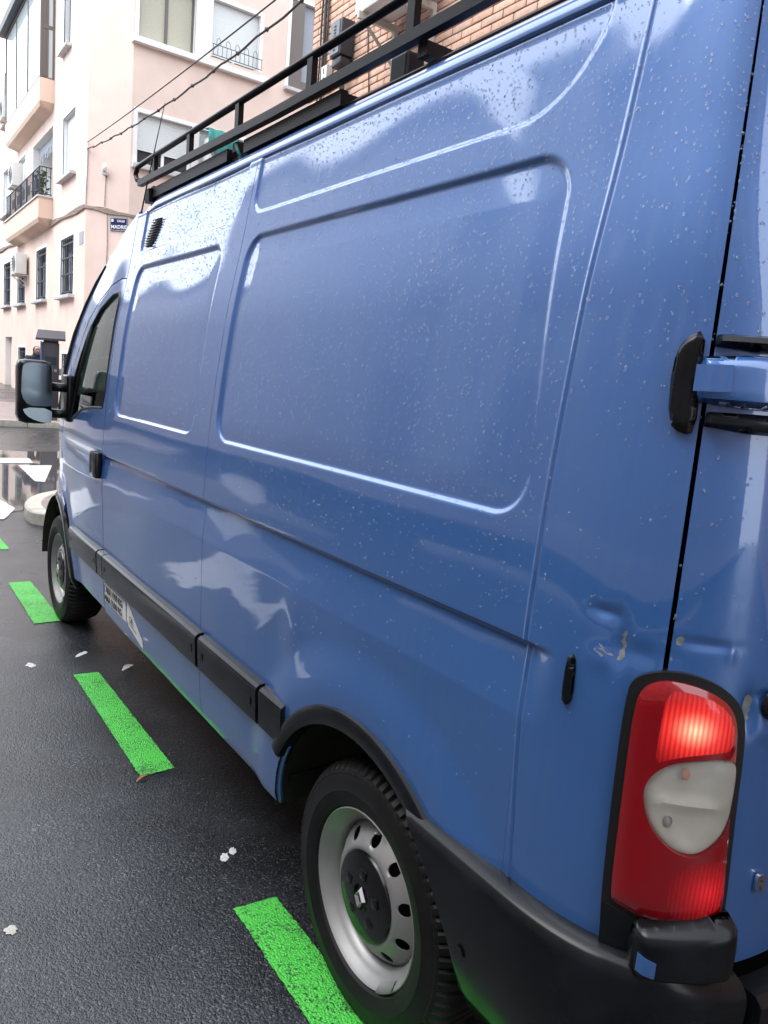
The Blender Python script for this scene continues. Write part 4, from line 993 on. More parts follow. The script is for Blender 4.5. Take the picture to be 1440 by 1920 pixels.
GAPW = .003
ARC = lambda c, r: (lambda s, z: np.hypot(s-c, z-.34) > r)
def keep_rear(s, z): return (np.hypot(s-.02, z-.34) > np.where((s > .1) & (z < .575), .436, .455)) & ~((s < .02) & (z < .715))
zz_lo = np.concatenate([lin(.37, .40, .006), lin(.4045, 2.358, .0042)])
def build_body():
    # flank behind the front door: forward panel, big rear panel, rear corner; each a pressing of its own
    grid_panel('side_panel', lin(1.0935, 2.428, .006), zz_lo)
    grid_panel('side_panel', np.concatenate([lin(-.496, -.475, .0016), lin(-.470, 1.0905, .005)]), zz_lo, keep=keep_rear, fold=.008, warp=lambda S, Z: S+.09*(np.clip(Z, 1.3, 2.2)-1.78)*sst((S+.496)/.075)*sst((.9-S)/.8))
    grid_panel('rear_quarter_panel', np.concatenate([lin(-.7595, -.532, .0045), lin(-.5300, -.4965, .0016)]), zz_lo, keep=keep_rear, fold=.018)
    # rear doors
    grid_panel('rear_door', np.concatenate([lin(S_MID+.002, -1.15, .03), lin(-1.145, -.7675, .0045)]), lin(.70, 2.36, .0055), fold=.018)
    # off side, plainer: seen only from elsewhere
    for nm, a, b in (('side_panel', -.76, 2.428),):
        grid_panel(nm, lin(a, b, .03), lin(.37, 2.40, .02), keep=lambda s, z: np.hypot(s-.02, z-.34) > .46, flip=True)
    grid_panel('rear_door', lin(S_MID+.002, -.7675, .012), lin(.70, 2.36, .02), flip=True)
    # roof: cross-section swept from the rear to the cab
    prof = [(.146, 2.356), (.1395, 2.360), (.139, 2.366), (.142, 2.378), (.148, 2.390), (.158, 2.402), (.172, 2.412), (.192, 2.420), (.22, 2.426), (.30, 2.436), (.55, 2.447), (.99, 2.452)]
    prof = prof+[(XR-x, z) for x, z in prof[-2::-1]]
    ys = list(np.linspace(-.66, 2.2, 44)); vs = []
    rear = [(-.86, -.16), (-.85, -.06), (-.82, -.015), (-.76, 0)]
    rows = [(y, dz, k) for (y, dz), k in zip(rear, (.80, .88, .95, .985))]+[(y, 0, 1) for y in ys]+[(2.32, -.012, .985), (2.42, -.035, .965), (2.55, -.075, .94), (2.68, -.125, .91), (2.76, -.165, .89)]
    for (y, dz, k) in rows:
        for (x, z) in prof:
            zz = 2.372+(z-2.372)*k+dz*(1 if dz < -.1 and y > 2 else 1); vs.append((.99+(x-.99)*(k*.3+.7), y, zz))
    n = len(prof); mesh('roof', vs, [(j*n+i, (j+1)*n+i, (j+1)*n+i+1, j*n+i+1) for j in range(len(rows)-1) for i in range(n-1)], M['paint'], VAN, smooth=True, sharp=50)
    # front door with its window opening
    door = [(2.435, .40), (2.435, 2.05), (2.52, 2.055), (2.66, 2.035), (2.85, 1.965), (3.02, 1.86), (3.17, 1.71), (3.34, 1.50), (3.49, 1.285), (3.505, 1.15), (3.505, .98), (3.40, .865), (3.26, .81), (3.16, .72), (3.11, .58), (3.09, .40)]
    glass = [(2.50, 1.42), (2.475, 1.50), (2.475, 1.95), (2.51, 1.99), (2.60, 1.985), (2.80, 1.92), (2.96, 1.815), (3.10, 1.67), (3.26, 1.48), (3.38, 1.325), (3.30, 1.305), (3.18, 1.315), (3.05, 1.35), (2.93, 1.385), (2.70, 1.41)]
    for fl in (False, True):
        d = cdt_panel('front_door', door, [glass], step=.02, grid=.02 if not fl else .08, flip=fl, fold=.02)
        cdt_panel('window_glass', glass, step=.04, grid=.1, off=-.010, m='glass', fold=0, parent=d, flip=fl, full=False)
        L = resample(glass, .03); A = np.array(L+[L[0]])
        P = surf(A[:, 0], A[:, 1], -.002, False); P = mirror(P) if fl else P
        MB().tube(P, .007, 6, cap=False).build('window_seal', M['seal'], d, smooth=True)
        A = np.array([(3.19, 1.305), (3.08, 1.57), (2.93, 1.835)]); P = surf(A[:, 0], A[:, 1], .0, False); P = mirror(P) if fl else P
        MB().tube(P, .010, 6).build('window_divider', M['seal'], d, smooth=True)
    h = [o for o in COL.objects if o.name.startswith('front_door')][0]
    # door handle and its recess plate
    V = lambda s, z, o: tuple(surf(s, z, o, False))
    mb = MB(); mb.rbox((2.455, 1.07, -.004), (2.575, 1.20, .030), .010, lambda s, z, o: V(s, z, o)); mb.build('handle', M['black'], h, smooth=True, sharp=40)
    MB().box((2.535, 1.09, .0305), (2.565, 1.185, .0312), lambda s, z, o: V(s, z, o)).build('handle_recess', M['seal'], h)
    # cab side between door, roof and windscreen
    cab = [(2.435, 2.055), (2.435, 2.372), (2.50, 2.345), (2.62, 2.30), (2.76, 2.215), (2.90, 2.15), (3.04, 2.075), (3.20, 1.96), (3.38, 1.80), (3.57, 1.61), (3.80, 1.37), (3.83, 1.295), (3.51, 1.282), (3.495, 1.29), (3.345, 1.506), (3.175, 1.716), (3.025, 1.867), (2.853, 1.972), (2.662, 2.042), (2.52, 2.061)]
    for fl in (False, True): cdt_panel('cab_side', cab, step=.03, grid=.04, flip=fl, fold=.03)
    fen = [(3.511, 1.277), (3.83, 1.29), (4.10, 1.20), (4.30, 1.06), (4.36, .95), (4.36, .60), (4.08, .60), (4.055, .50), (4.06, .42)]
    arc = [(3.578+.455*math.cos(a), .34+.455*math.sin(a)) for a in np.linspace(.1, math.pi-1.0, 22)]
    fen = fen[:7]+arc+[(3.30, .80), (3.40, .858), (3.511, .975)]
    for fl in (False, True): cdt_panel('front_fender', fen, step=.03, grid=.04, flip=fl, fold=.03)
    # sill below the door joint behind the front wheel is part of the door pressing; bonnet, windscreen, front end
    A = np.array([(4.36, .95), (4.30, 1.06), (4.10, 1.20), (3.83, 1.293)]); P = surf(A[:, 0], A[:, 1], -.01, False)
    vs = []; K = 13
    for p in P:
        for i in range(K):
            t = i/(K-1); x = p[0]+(XR-2*p[0])*t; b = math.sin(math.pi*t); vs.append((x, p[1]+.10*b, p[2]+.05*b))
    mesh('bonnet', vs, [(j*K+i, (j+1)*K+i, (j+1)*K+i+1, j*K+i+1) for j in range(3) for i in range(K-1)], M['paint'], VAN)
    A = np.array([(3.83, 1.293), (3.57, 1.61), (3.38, 1.80), (3.20, 1.96), (3.04, 2.075), (2.90, 2.15), (2.76, 2.215)]); P = surf(A[:, 0], A[:, 1], -.01, False)
    vs = []
    for p in P:
        for i in range(K):
            t = i/(K-1); x = p[0]+(XR-2*p[0])*t; b = math.sin(math.pi*t)**.8; vs.append((x, p[1]+.13*b, p[2]+.02*b))
    mesh('windscreen', vs, [(j*K+i, (j+1)*K+i, (j+1)*K+i+1, j*K+i+1) for j in range(len(P)-1) for i in range(K-1)], M['glass'], VAN)
    for fl in (False, True):
        Q = surf(A[:6, 0]-.008, A[:6, 1], .002, False); Q = mirror(Q) if fl else Q
        MB().tube(Q, [.017, .016, .013, .010, .008, .005], 6).build('windscreen_pillar_trim', M['seal'], VAN, smooth=True)
    mb = MB(); vs = []
    for (z, o) in ((.30, .02), (.36, .05), (.58, .05), (.64, .0), (.95, -.01)):
        for i in range(K):
            t = i/(K-1); x = .30+(XR-.60)*t; b = math.sin(math.pi*t)**.5; vs.append((x, 4.30+o+.10*b, z))
    mb.add(vs, [(j*K+i, j*K+i+1, (j+1)*K+i+1, (j+1)*K+i) for j in range(4) for i in range(K-1)]); mb.build('front_bumper', M['black'], VAN, smooth=True)
    for sx in (1, -1):
        MB().rbox((.99+sx*.62-.13, 4.28, .78), (.99+sx*.62+.13, 4.40, .98), .04).build('headlight', M['clear'], VAN, smooth=True)
    # floor and bulkhead keep the inside dark
    MB().box((.30, -.80, .34), (XR-.30, 4.2, .50)).build('underbody', M['dark'], VAN)
    MB().box((.17, 2.30, .50), (XR-.17, 2.33, 2.36)).build('bulkhead', M['interior'], VAN)
    for y0, y1 in ((.46, 3.1),):
        MB().box((.07, y0, .40), (.30, y1, .44)).build('sill_floor', M['dark'], VAN)
    # dashboard, wheel, seats
    MB().rbox((.16, 3.30, .95), (XR-.16, 3.75, 1.27), .06).build('dashboard', M['interior'], VAN, smooth=True)
    ring = [Vector((.52, 3.20, 1.24))+Matrix.Rotation(math.radians(-55), 3, 'X') @ Vector((.20*math.cos(a), .20*math.sin(a), 0)) for a in np.linspace(0, 2*math.pi, 28)]
    sw = MB().tube(ring, .016, 6, cap=False)
    for a in (0, 2.1, 4.2): sw.tube([(.52, 3.22, 1.23), ring[int(a/6.28*27)]], .014, 5)
    sw.tube([(.52, 3.22, 1.23), (.52, 3.40, 1.12)], .03, 8); sw.build('steering_wheel', M['seal'], VAN, smooth=True)
    for x in (.52, 1.40):
        MB().rbox((x-.24, 2.46, .80), (x+.24, 2.95, .98), .05).rbox((x-.23, 2.38, .96), (x+.23, 2.52, 1.62), .05).rbox((x-.13, 2.38, 1.63), (x+.13, 2.47, 1.85), .03).build('seat', M['seat'], VAN, smooth=True)
    # wheel wells
    for c in (.02, 3.578):
        for fl in (False, True):
            vs = []; n = 30
            for i in range(n+1):
                a = math.pi*(.0+.985*i/n)
                for x in (.03, .10, .34, .36): vs.append((x if not fl else XR-x, c+(.46 if x < .35 else .1)*math.cos(a), .34+(.46 if x < .35 else .1)*math.sin(a)))
            mesh('wheel_well', vs, [(i*4+j, i*4+j+1, (i+1)*4+j+1, (i+1)*4+j) for i in range(n) for j in range(3)], M['well'], VAN)
build_body()

def strip_between(name, path_s, prof, m, parent=VAN, sfun=None, caps=True, flip=False, sharp=45):
    """Moulding: profile [(off, z)] carried along s values; sfun(z, s) may shift the ends."""
    S = np.asarray(path_s); n = len(prof); vs = []
    for s in S:
        for (o, z) in prof: vs.append(tuple(surf(s, z, o, False)))
    fs = [(i*n+j, i*n+j+1, (i+1)*n+j+1, (i+1)*n+j) for i in range(len(S)-1) for j in range(n-1)]
    if caps: fs += [tuple(range(n))[::-1], tuple((len(S)-1)*n+j for j in range(n))]
    v = np.array(vs); v = mirror(v) if flip else v
    return mesh(name, v, fs, M[m], parent, smooth=True, sharp=26)
def trims():
    prof = [(-.004, .580), (.022, .582), (.029, .588), (.030, .600), (.033, .690), (.030, .701), (.020, .7095), (-.004, .713)]
    for fl in (False, True):
        for (a, b) in ((.385, .532), (.552, 1.035), (1.06, 2.325), (2.335, 2.425), (2.445, 3.075)):
            k = strip_between('rub_strip', lin(a, b, .05), prof, 'black', flip=fl)
            if not fl and b-a > .3:
                for s in (a+.04, b-.04):
                    P = [tuple(surf(s+.011*math.cos(t)*.8, .645+.016*math.sin(t), .0345, False)) for t in np.linspace(0, 2*math.pi, 13)[:-1]]
                    MB().add(P, [tuple(range(12))]).build('screw_hole', M['seal'], k)
        # wheel arch mouldings; the rear one runs into the last short strip
        for c, a0, a1 in ((.02, math.radians(28), math.radians(128)), (3.578, math.radians(-2), math.radians(182))):
            pr = [(-.030, .432), (.012, .434), (.017, .441), (.016, .474), (.012, .482), (-.003, .486)]
            vs = []; n = 44; kk = len(pr)
            for i in range(n+1):
                a = math.pi-(a0+(a1-a0)*i/n) if c > 1 else a0+(a1-a0)*(i/n)
                for (o, r) in pr:
                    s, z = c+r*math.cos(a), .34+r*math.sin(a); p = surf(s, z, 0, False); x = p[0]-o-.014
                    vs.append((x if not fl else XR-x, p[1], p[2]))
            mesh('wheel_arch_trim', vs, [(i*kk+j, i*kk+j+1, (i+1)*kk+j+1, (i+1)*kk+j) for i in range(n) for j in range(kk-1)], M['black'], VAN, sharp=40)
        # short filler between strip and arch: lower edge follows the arch opening
        fill = [(.49, .712), (.365, .712), (.345, .69), (.36, .66), (.40, .575), (.428, .50), (.46, .52), (.49, .58)]
        cdt_panel('rub_strip', fill, step=.02, grid=.03, m='black', fold=.03, flip=fl, full=False, offf=lambda V: .010+0*V[:, 1])
    P = [(float(surf(.02+.440*math.cos(a), .34+.440*math.sin(a), -.001, False)[0]), .02+.440*math.cos(a), .34+.440*math.sin(a)) for a in np.linspace(math.radians(3), math.radians(34), 14)]
    MB().tube(P, .0095, 8).build('arch_lip', M['paint'], VAN, smooth=True)
    # rear bumper: corner piece following the wheel, then the step across the back
    pr = [(-.012, .724), (.014, .723), (.032, .717), (.043, .706), (.048, .690), (.0485, .672), (.046, .62), (.047, .60), (.040, .52), (.028, .42), (.012, .36), (-.02, .345)]
    for fl in (False, True):
        Z = np.array([q[1] for q in pr]); O = np.array([q[0] for q in pr]); vs = []
        ts = np.concatenate([[0, .01, .03], np.linspace(.06, 1, 46)])
        for t in ts:
            for o, z in zip(O, Z):
                s0 = .02-math.sqrt(max(.437**2-(z-.34)**2, .0)); s1 = -.965
                s = s0+(s1-s0)*t; oo = o*min(1, .35+t/.03*.65) if t < .03 else o
                drop = -.030*float(sst((-.80-s)/.16)); zz = z+(drop if z > .6 else 0)
                vs.append(tuple(surf(s, zz, oo, False)))
        n = len(pr); v = np.array(vs); v = mirror(v) if fl else v
        b = mesh('rear_bumper_corner', v, [(i*n+j, i*n+j+1, (i+1)*n+j+1, (i+1)*n+j) for i in range(len(ts)-1) for j in range(n-1)]+[tuple(range(n)), tuple((len(ts)-1)*n+j for j in range(n))], M['black'], VAN, sharp=45)
        if not fl:
            for (s, z) in ((-.44, .52),):
                P = [tuple(surf(s+.012*math.cos(t), z+.016*math.sin(t), .0445, False)) for t in np.linspace(0, 2*math.pi, 13)[:-1]]
                MB().add(P, [tuple(range(12))]).build('screw_hole', M['seal'], b)
            P = [tuple(surf(s, .60, .0475, False)) for s in np.linspace(-.36, -.95, 40)]
    ss = lin(-.985, S_MID-.6, .04); vs = []
    pr2 = [(.0, .665), (.045, .668), (.060, .655), (.062, .60), (.058, .50), (.04, .42), (.0, .40)]
    S = np.linspace(-.985, S_MID, 20)
    vs = [tuple(surf(s, z, o, False)) for s in S for (o, z) in pr2]; R = mirror(np.array(vs)).reshape(len(S), len(pr2), 3)[::-1].reshape(-1, 3)
    vs = vs+[tuple(q) for q in R]; n = len(pr2); T = len(vs)//n
    mesh('rear_bumper_step', vs, [(i*n+j, i*n+j+1, (i+1)*n+j+1, (i+1)*n+j) for i in range(T-1) for j in range(n-1)]+[tuple(range(n))], M['black'], VAN, sharp=45)
trims()

def wheel(cx, cy, flip, detail):
    """Wheel as a part with tyre, rim, hub cap; axial w measured outwards."""
    zc = .335; sx = 1 if flip else -1
    mp = lambda a, b, w: (cx+sx*w, cy+a, zc+b)
    tp = [(.205, -.16), (.24, -.185), (.30, -.19), (.325, -.17), (.338, -.13), (.345, -.08), (.3455, -.02), (.343, .0), (.336, .018), (.322, .034), (.312, .038), (.309, .0375), (.30, .041), (.272, .043), (.268, .0450), (.264, .0438), (.246, .041), (.243, .0395), (.232, .036), (.226, .030), (.221, .022)]
    n = 288 if detail else 64
    def mod(i, j, r, w):
        if not detail: return r, w
        if i in (3, 4, 5, 6, 7, 8) and (j % 4 == 0): return r-.009, w-.002
        if i == 9 and j % 4 == 0: return r-.003, w-.002
        return r, w
    # rings round the tread
    vs, fs = lathe(mp, tp, n, mod)
    ty = mesh('wheel', vs, fs, M['rubber'], VAN, smooth=True, sharp=24)
    # rim barrel and flange
    rp = [(.205, -.12), (.185, -.10), (.180, -.02), (.186, -.005), (.196, .004), (.204, .012), (.212, .024), (.2205, .032), (.2235, .030), (.2235, .022)]
    vs, fs = lathe(mp, rp, 96); rim = mesh('rim', vs, fs, M['rim'], ty, sharp=50)
    # pressed disc with ten round holes
    R1, R0 = .184, .100
    def hz(r):
        return np.interp(r, [.085, .095, .105, .118, .135, .150, .165, .178, .186], [.012, .016, .015, .006, -.012, -.026, -.038, -.050, -.056])
    hzf = pchip([.08, .10, .110, .120, .136, .152, .168, .186], [.0, .004, .016, .020, .012, .001, -.014, -.036])
    out = [(R1*math.cos(a), R1*math.sin(a)) for a in np.linspace(0, 2*math.pi, 72, endpoint=False)]
    holes = [[(R0*math.cos(a), R0*math.sin(a)) for a in np.linspace(0, 2*math.pi, 40, endpoint=False)]]
    for k in range(10):
        a0 = math.radians(18+36*k)
        holes.append([(.150*math.cos(a0)+.0165*math.cos(a), .150*math.sin(a0)+.0165*math.sin(a)) for a in np.linspace(0, 2*math.pi, 20, endpoint=False)])
    V, F, loops = cdt(out, holes, .012, .008 if detail else .02)
    r = np.hypot(V[:, 0], V[:, 1]); w = hzf(np.clip(r, .08, .186))
    P = [mp(a, b, c) for (a, b), c in zip(V, w)]
    F = list(F)
    for lp in loops[2:]:
        L = np.array(lp); k = len(P); idx = [int(np.argmin(((V-q)**2).sum(1))) for q in L]; P += [mp(q[0], q[1], w[i]-.004) for q, i in zip(L, idx)]
        m_ = len(lp); F += [(idx[i], idx[(i+1) % m_], k+(i+1) % m_, k+i) for i in range(m_)]
    mesh('rim', P, F, M['rim'], ty, sharp=60)
    vs = [mp(.19*math.cos(a), .19*math.sin(a), -.075) for a in np.linspace(0, 2*math.pi, 48, endpoint=False)]
    mesh('brake_drum', vs, [tuple(range(48))], M['dark'], ty, smooth=False)
    # hub cap
    hp = [(.113, .008), (.115, .019), (.112, .025), (.100, .028), (.075, .030), (.045, .034), (.034, .034), (.032, .026), (.010, .026), (.0005, .026)]
    vs, fs = lathe(mp, hp, 64); mesh('hub_cap', vs, fs, M['gloss_black'], ty, sharp=30)
    if detail:
        for k in range(5):
            mb = MB()
            a = math.radians(90+72*k); c0, s0 = math.cos(a), math.sin(a)
            q = lambda u, v, w: mp(.062*c0-u*s0+v*c0, .062*s0+u*c0+v*s0, w)
            mb.rbox((-.013, -.012, .026), (.013, .012, .036), .004, q)
            mb.build('wheel_nut_cover', M['gloss_black'], ty, smooth=True, sharp=40)
        # diamond emblem: bevelled lozenge ring
        W_, H_ = .022, .030
        o4 = [(0, H_), (W_, 0), (0, -H_), (-W_, 0)]; mb = MB(); vs = []
        for sc, w in ((1, .034), (.78, .043), (.46, .036)):
            for (u, v) in o4: vs.append(mp(-u*sc, v*sc, w))
        mb.add(vs, [(k*4+i, k*4+(i+1) % 4, (k+1)*4+(i+1) % 4, (k+1)*4+i) for k in range(2) for i in range(4)])
        mb.build('emblem', M['chrome'], ty)
        # balance weight clipped on the flange
        mb = MB(); vs = []
        for i in range(9):
            a = math.radians(222+i*2.6)
            for (r_, w_) in ((.200, .012), (.207, .022), (.2175, .036), (.222, .036)): vs.append(mp(-.0+r_*math.cos(a)*-1*-1, r_*math.sin(a), w_))
        mb.add(vs, [(i*4+j, i*4+j+1, (i+1)*4+j+1, (i+1)*4+j) for i in range(8) for j in range(3)]); mb.build('balance_weight', M['steel'], ty, smooth=True)
        MB().tube([mp(-.02, .172, -.02), mp(-.018, .180, .0), mp(-.016, .184, .02)], [.005, .004, .003], 8).build('valve', M['steel'], ty, smooth=True)
    return ty
wheel(.075, 0, False, True); wheel(.075, 3.578, False, True); wheel(XR-.075, 0, True, False); wheel(XR-.075, 3.578, True, False)

def tail_light():
    seal = smooth_poly([(-.711, 1.172), (-.722, 1.205), (-.765, 1.224), (-.81, 1.224), (-.852, 1.210), (-.884, 1.182), (-.899, 1.140), (-.908, .98), (-.924, .80), (-.918, .775), (-.82, .735), (-.722, .735), (-.716, .80), (-.712, .95)], 2)
    lens = smooth_poly([(-.727, 1.160), (-.738, 1.196), (-.772, 1.212), (-.822, 1.206), (-.862, 1.186), (-.880, 1.152), (-.886, 1.10), (-.898, .955), (-.914, .825), (-.905, .812), (-.862, .794), (-.80, .790), (-.738, .806), (-.730, .82), (-.728, 1.0)], 2)
    clear = smooth_poly([(-.757, 1.012), (-.762, 1.048), (-.785, 1.077), (-.815, 1.089), (-.86, 1.099), (-.886, 1.090), (-.892, 1.062), (-.8925, .99), (-.883, .957), (-.86, .930), (-.838, .922), (-.808, .930), (-.775, .962)], 2)
    for fl in (False, True):
        t = cdt_panel('tail_light', seal, [clear], step=.012, grid=.03, m='seal', fold=.03, flip=fl, full=False, offf=lambda V: np.full(len(V), .010))
        upper = [p for p in lens if p[1] > 1.02]; 
        base = lambda V: .014+.012*(1-np.exp(-poly_sdf_in(V, resample(lens, .01))/.012))
        # the red lens is cut round the clear chamber
        bulb = surf(-.815, 1.140, .02, False); b2 = surf(-.875, .862, .02, False)
        if fl: bulb[0] = XR-bulb[0]; b2[0] = XR-b2[0]
        # lit chamber: upper right; low chamber glows to mimic a red reflection; dull red elsewhere
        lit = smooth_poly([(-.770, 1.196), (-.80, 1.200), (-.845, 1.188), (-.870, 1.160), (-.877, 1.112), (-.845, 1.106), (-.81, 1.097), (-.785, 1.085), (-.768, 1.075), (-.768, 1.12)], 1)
        low = smooth_poly([(-.815, .905), (-.90, .925), (-.902, .90), (-.908, .835), (-.86, .808), (-.815, .812)], 1)
        cdt_panel('red_lens', lens, [clear, lit, low], step=.008, grid=.012, m='red', fold=.01, parent=t, flip=fl, full=False, offf=base)
        gm = lens_glow('lit_lens', tuple(bulb), .120, 1.0, (1, 1, 1.2)); gl = lens_glow('low_lens_glow', tuple(b2), .085, .30, (1, 1, 1), False)
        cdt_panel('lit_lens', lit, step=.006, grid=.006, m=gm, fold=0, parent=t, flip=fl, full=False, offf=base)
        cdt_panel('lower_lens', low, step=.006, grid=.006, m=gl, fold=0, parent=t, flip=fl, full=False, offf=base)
        # clear chamber: bowl, bulbs, cover
        cdt_panel('reflector', clear, step=.01, grid=.008, m='reflector', fold=0, parent=t, flip=fl, full=False,
                  offf=lambda V: .015-.013*sst(poly_sdf_in(V, clear)/.035)*(1-.75*np.exp(-((V[:, 1]-1.008)/.010)**2)))
        cdt_panel('clear_lens', clear, step=.008, grid=.007, m='clear', fold=.004, parent=t, flip=fl, full=False,
                  offf=lambda V: .015+.014*(1-np.exp(-poly_sdf_in(V, clear)/.010))+.0006*np.sin((V[:, 0]+.85)*620+(V[:, 1]-1.0)*60)*(np.abs(V[:, 1]-1.01) > .012)*sst(poly_sdf_in(V, clear)/.012))
        for (s, z, mm) in ((-.815, 1.060, 'amber'), (-.80, .975, 'steel')):
            c = surf(s, z, .008, False); c[0] = XR-c[0] if fl else c[0]
            vs, fs = lathe(lambda a, b, w: (c[0]+a, c[1]+b*.8, c[2]+w), [(.0004, -.010), (.006, -.008), (.0085, 0), (.006, .008), (.0004, .010)], 14); mesh('bulb', vs, fs, M[mm], t)
        # black block under the lens with a step cap and a blue square
        blk = [(-.719, .80), (-.722, .725), (-.815, .715), (-.825, .775), (-.79, .785)]
        cdt_panel('lamp_base', blk, step=.015, grid=.03, m='black', fold=.02, parent=t, flip=fl, full=False, offf=lambda V: np.full(len(V), .014))
        cap = smooth_poly([(-.768, .765), (-.774, .792), (-.80, .798), (-.90, .822), (-.928, .820), (-.934, .76), (-.930, .712), (-.915, .704), (-.79, .697), (-.770, .706)], 1)
        c = cdt_panel('lamp_step', cap, step=.006, grid=.006, m='black', fold=.03, parent=t, flip=fl, full=False, offf=lambda V: .018+.040*np.sqrt(np.clip(1-(1-np.clip(poly_sdf_in(V, cap)/.028, 0, 1))**2, 0, 1)))
        if not fl: cdt_panel('blue_square', [(-.781, .758), (-.806, .749), (-.806, .720), (-.781, .726)], step=.005, grid=.005, m='paint', fold=.002, parent=t, full=False, offf=lambda V: .0215+.040*np.sqrt(np.clip(1-(1-np.clip(poly_sdf_in(V, cap)/.028, 0, 1))**2, 0, 1)))
tail_light()

def hardware():
    V = lambda s, z, o: tuple(surf(s, z, o, False))
    dome = lambda P, h, w, o0=.004: (lambda A: o0+h*np.sqrt(np.clip(1-(1-np.clip(poly_sdf_in(A, P)/w, 0, 1))**2, 0, 1)))
    # hinge plate on the corner post
    hp = smooth_poly([(-.700, 1.70), (-.712, 1.742), (-.748, 1.758), (-.752, 1.69), (-.756, 1.60), (-.735, 1.594), (-.708, 1.612)], 1)
    h = cdt_panel('rear_hinge', hp, step=.008, grid=.008, m='black', fold=.01, full=False, offf=dome(hp, .012, .012))
    arm = smooth_poly([(-.747, 1.704), (-.757, 1.720), (-1.06, 1.726), (-1.09, 1.70), (-1.09, 1.665), (-1.06, 1.640), (-.757, 1.642), (-.747, 1.656)], 1)
    cdt_panel('hinge_arm', arm, step=.01, grid=.008, m='paint', fold=.02, parent=h, full=False, offf=dome(arm, .026, .016, .006))
    sq = [(-.744, 1.6615), (-.744, 1.7015), (-.797, 1.7035), (-.797, 1.6635)]
    cdt_panel('hinge_cover', sq, step=.01, grid=.01, m='paint', fold=.004, parent=h, full=False, offf=lambda A: np.full(len(A), .0345))
    for a, b in ((1.727, 1.752), (1.604, 1.634)):
        bf = smooth_poly([(-.767, a), (-.767, b-.005), (-.775, b), (-1.06, b), (-1.06, a)], 1)
        cdt_panel('door_buffer', bf, step=.008, grid=.008, m='black', fold=.01, parent=h, full=False, offf=dome(bf, .022, .010))
    # lower hinge, same pattern
    for dz in (-.80,): pass
    mk = smooth_poly([(-.594, 1.135), (-.598, 1.195), (-.606, 1.207), (-.616, 1.195), (-.618, 1.13), (-.610, 1.112), (-.600, 1.115)], 1)
    cdt_panel('side_marker', mk, step=.005, grid=.006, m='black', fold=.006, full=False, offf=dome(mk, .008, .008, .003))
    # roof vent grille
    vt = [(2.035, 2.295), (2.185, 2.305), (2.265, 2.185), (2.125, 2.175)]
    g = cdt_panel('vent_grille', smooth_poly(vt, 1), step=.02, grid=.03, m='seal', fold=.02, full=False, offf=lambda A: np.full(len(A), -.004))
    for k in range(11):
        t = (k+.5)/11; a = np.array(vt[0])*(1-t)+np.array(vt[3])*t; b = np.array(vt[1])*(1-t)+np.array(vt[2])*t
        P = [V(*(a+(b-a)*q), .001) for q in (0.03, .5, .97)]; MB().tube(P, .003, 5).build('slat', M['black'], g, smooth=True)
    # mirror on two arms
    my = 3.20
    h = MB().rbox((-.262, my-.02, 1.275), (-.082, my+.13, 1.63), .045).build('door_mirror', M['black'], VAN, smooth=True)
    gp = smooth_poly([(-.249, 1.378), (-.247, 1.57), (-.232, 1.613), (-.12, 1.615), (-.094, 1.60), (-.089, 1.39), (-.10, 1.374)], 2); 
    MB().add([(x, my-.0225, z) for x, z in gp], [tuple(range(len(gp)))[::-1]]).build('mirror_glass', M['mirror'], h)
    gp2 = smooth_poly([(-.244, 1.366), (-.225, 1.322), (-.17, 1.292), (-.10, 1.282), (-.090, 1.30), (-.090, 1.366)], 1)
    MB().add([(x, my-.024-.03*(1.37-z)-.02*(x+.16), z) for x, z in gp2], [tuple(range(len(gp2)))[::-1]]).build('wide_mirror_glass', M['mirror'], h)
    for z in (1.485, 1.335): MB().tube([(-.09, my+.05, z), (.0, my+.06, z), (.045, my+.09, z)], .026, 8).build('mirror_arm', M['black'], h, smooth=True)
    MB().rbox((.0, my+.03, 1.29), (.045, my+.20, 1.56), .015).build('mirror_base', M['black'], h, smooth=True)
    # stickers on the sill
    st = [(2.405, .522), (2.02, .535), (2.02, .447), (2.405, .445)]
    k = cdt_panel('weight_sticker', [(2.405, .548), (2.025, .548), (2.025, .452), (2.405, .452)], step=.03, grid=.03, m='white_vinyl', fold=0, full=True, offf=lambda A: np.full(len(A), .0012))
    p = surf(2.39, .503, .0018, False); q = surf(2.39, .460, .0018, False)
    for (body, z) in (('TARA 1909 KG', .508), ('MMA 3500 KG', .462)):
        x0 = float(surf(2.2, z, .0042)[0]); t_ = text('lettering', body, .050, (x0-.001, 2.395, z), (0, -1, 0), (.30 * 0 + float(surf(2.2, z+.03, 0, False)[0]-surf(2.2, z, 0, False)[0]), 0, .03), M['ink'], k, .0003, bold=.0012)
    tri = [(1.985, .560), (2.01, .462), (1.80, .405), (1.79, .450)]
    k = cdt_panel('triangle_sticker', [(1.995, .572), (2.015, .470), (1.99, .445), (1.80, .395), (1.79, .44)], step=.03, grid=.04, m='white_vinyl', fold=0, full=True, offf=lambda A: np.full(len(A), .0013))
    text('lettering', 'GR', .045, (float(surf(1.92, .49, .0040)[0]), 1.965, .478), (0, -1, -.15), (float(surf(2.2, .5, 0, False)[0]-surf(2.2, .47, 0, False)[0]), 0, .03), M['ink'], k, .0003)
    cdt_panel('printed_line', [(1.985, .468), (1.875, .447), (1.875, .442), (1.985, .463)], step=.03, grid=.04, m='ink', fold=0, parent=k, full=True, offf=lambda A: np.full(len(A), .0024))
    # chrome lettering on the rear door
    s = -.978
    for ch in 'RENAULT':
        a, b = surf(s, .843, .006), surf(s-.02, .843, .006); up = surf(s, .87, .006)-a
        text('letter', ch, .042, tuple(a), tuple(b-a), tuple(up), M['chrome'], VAN, .003, bold=.0015); s -= .075
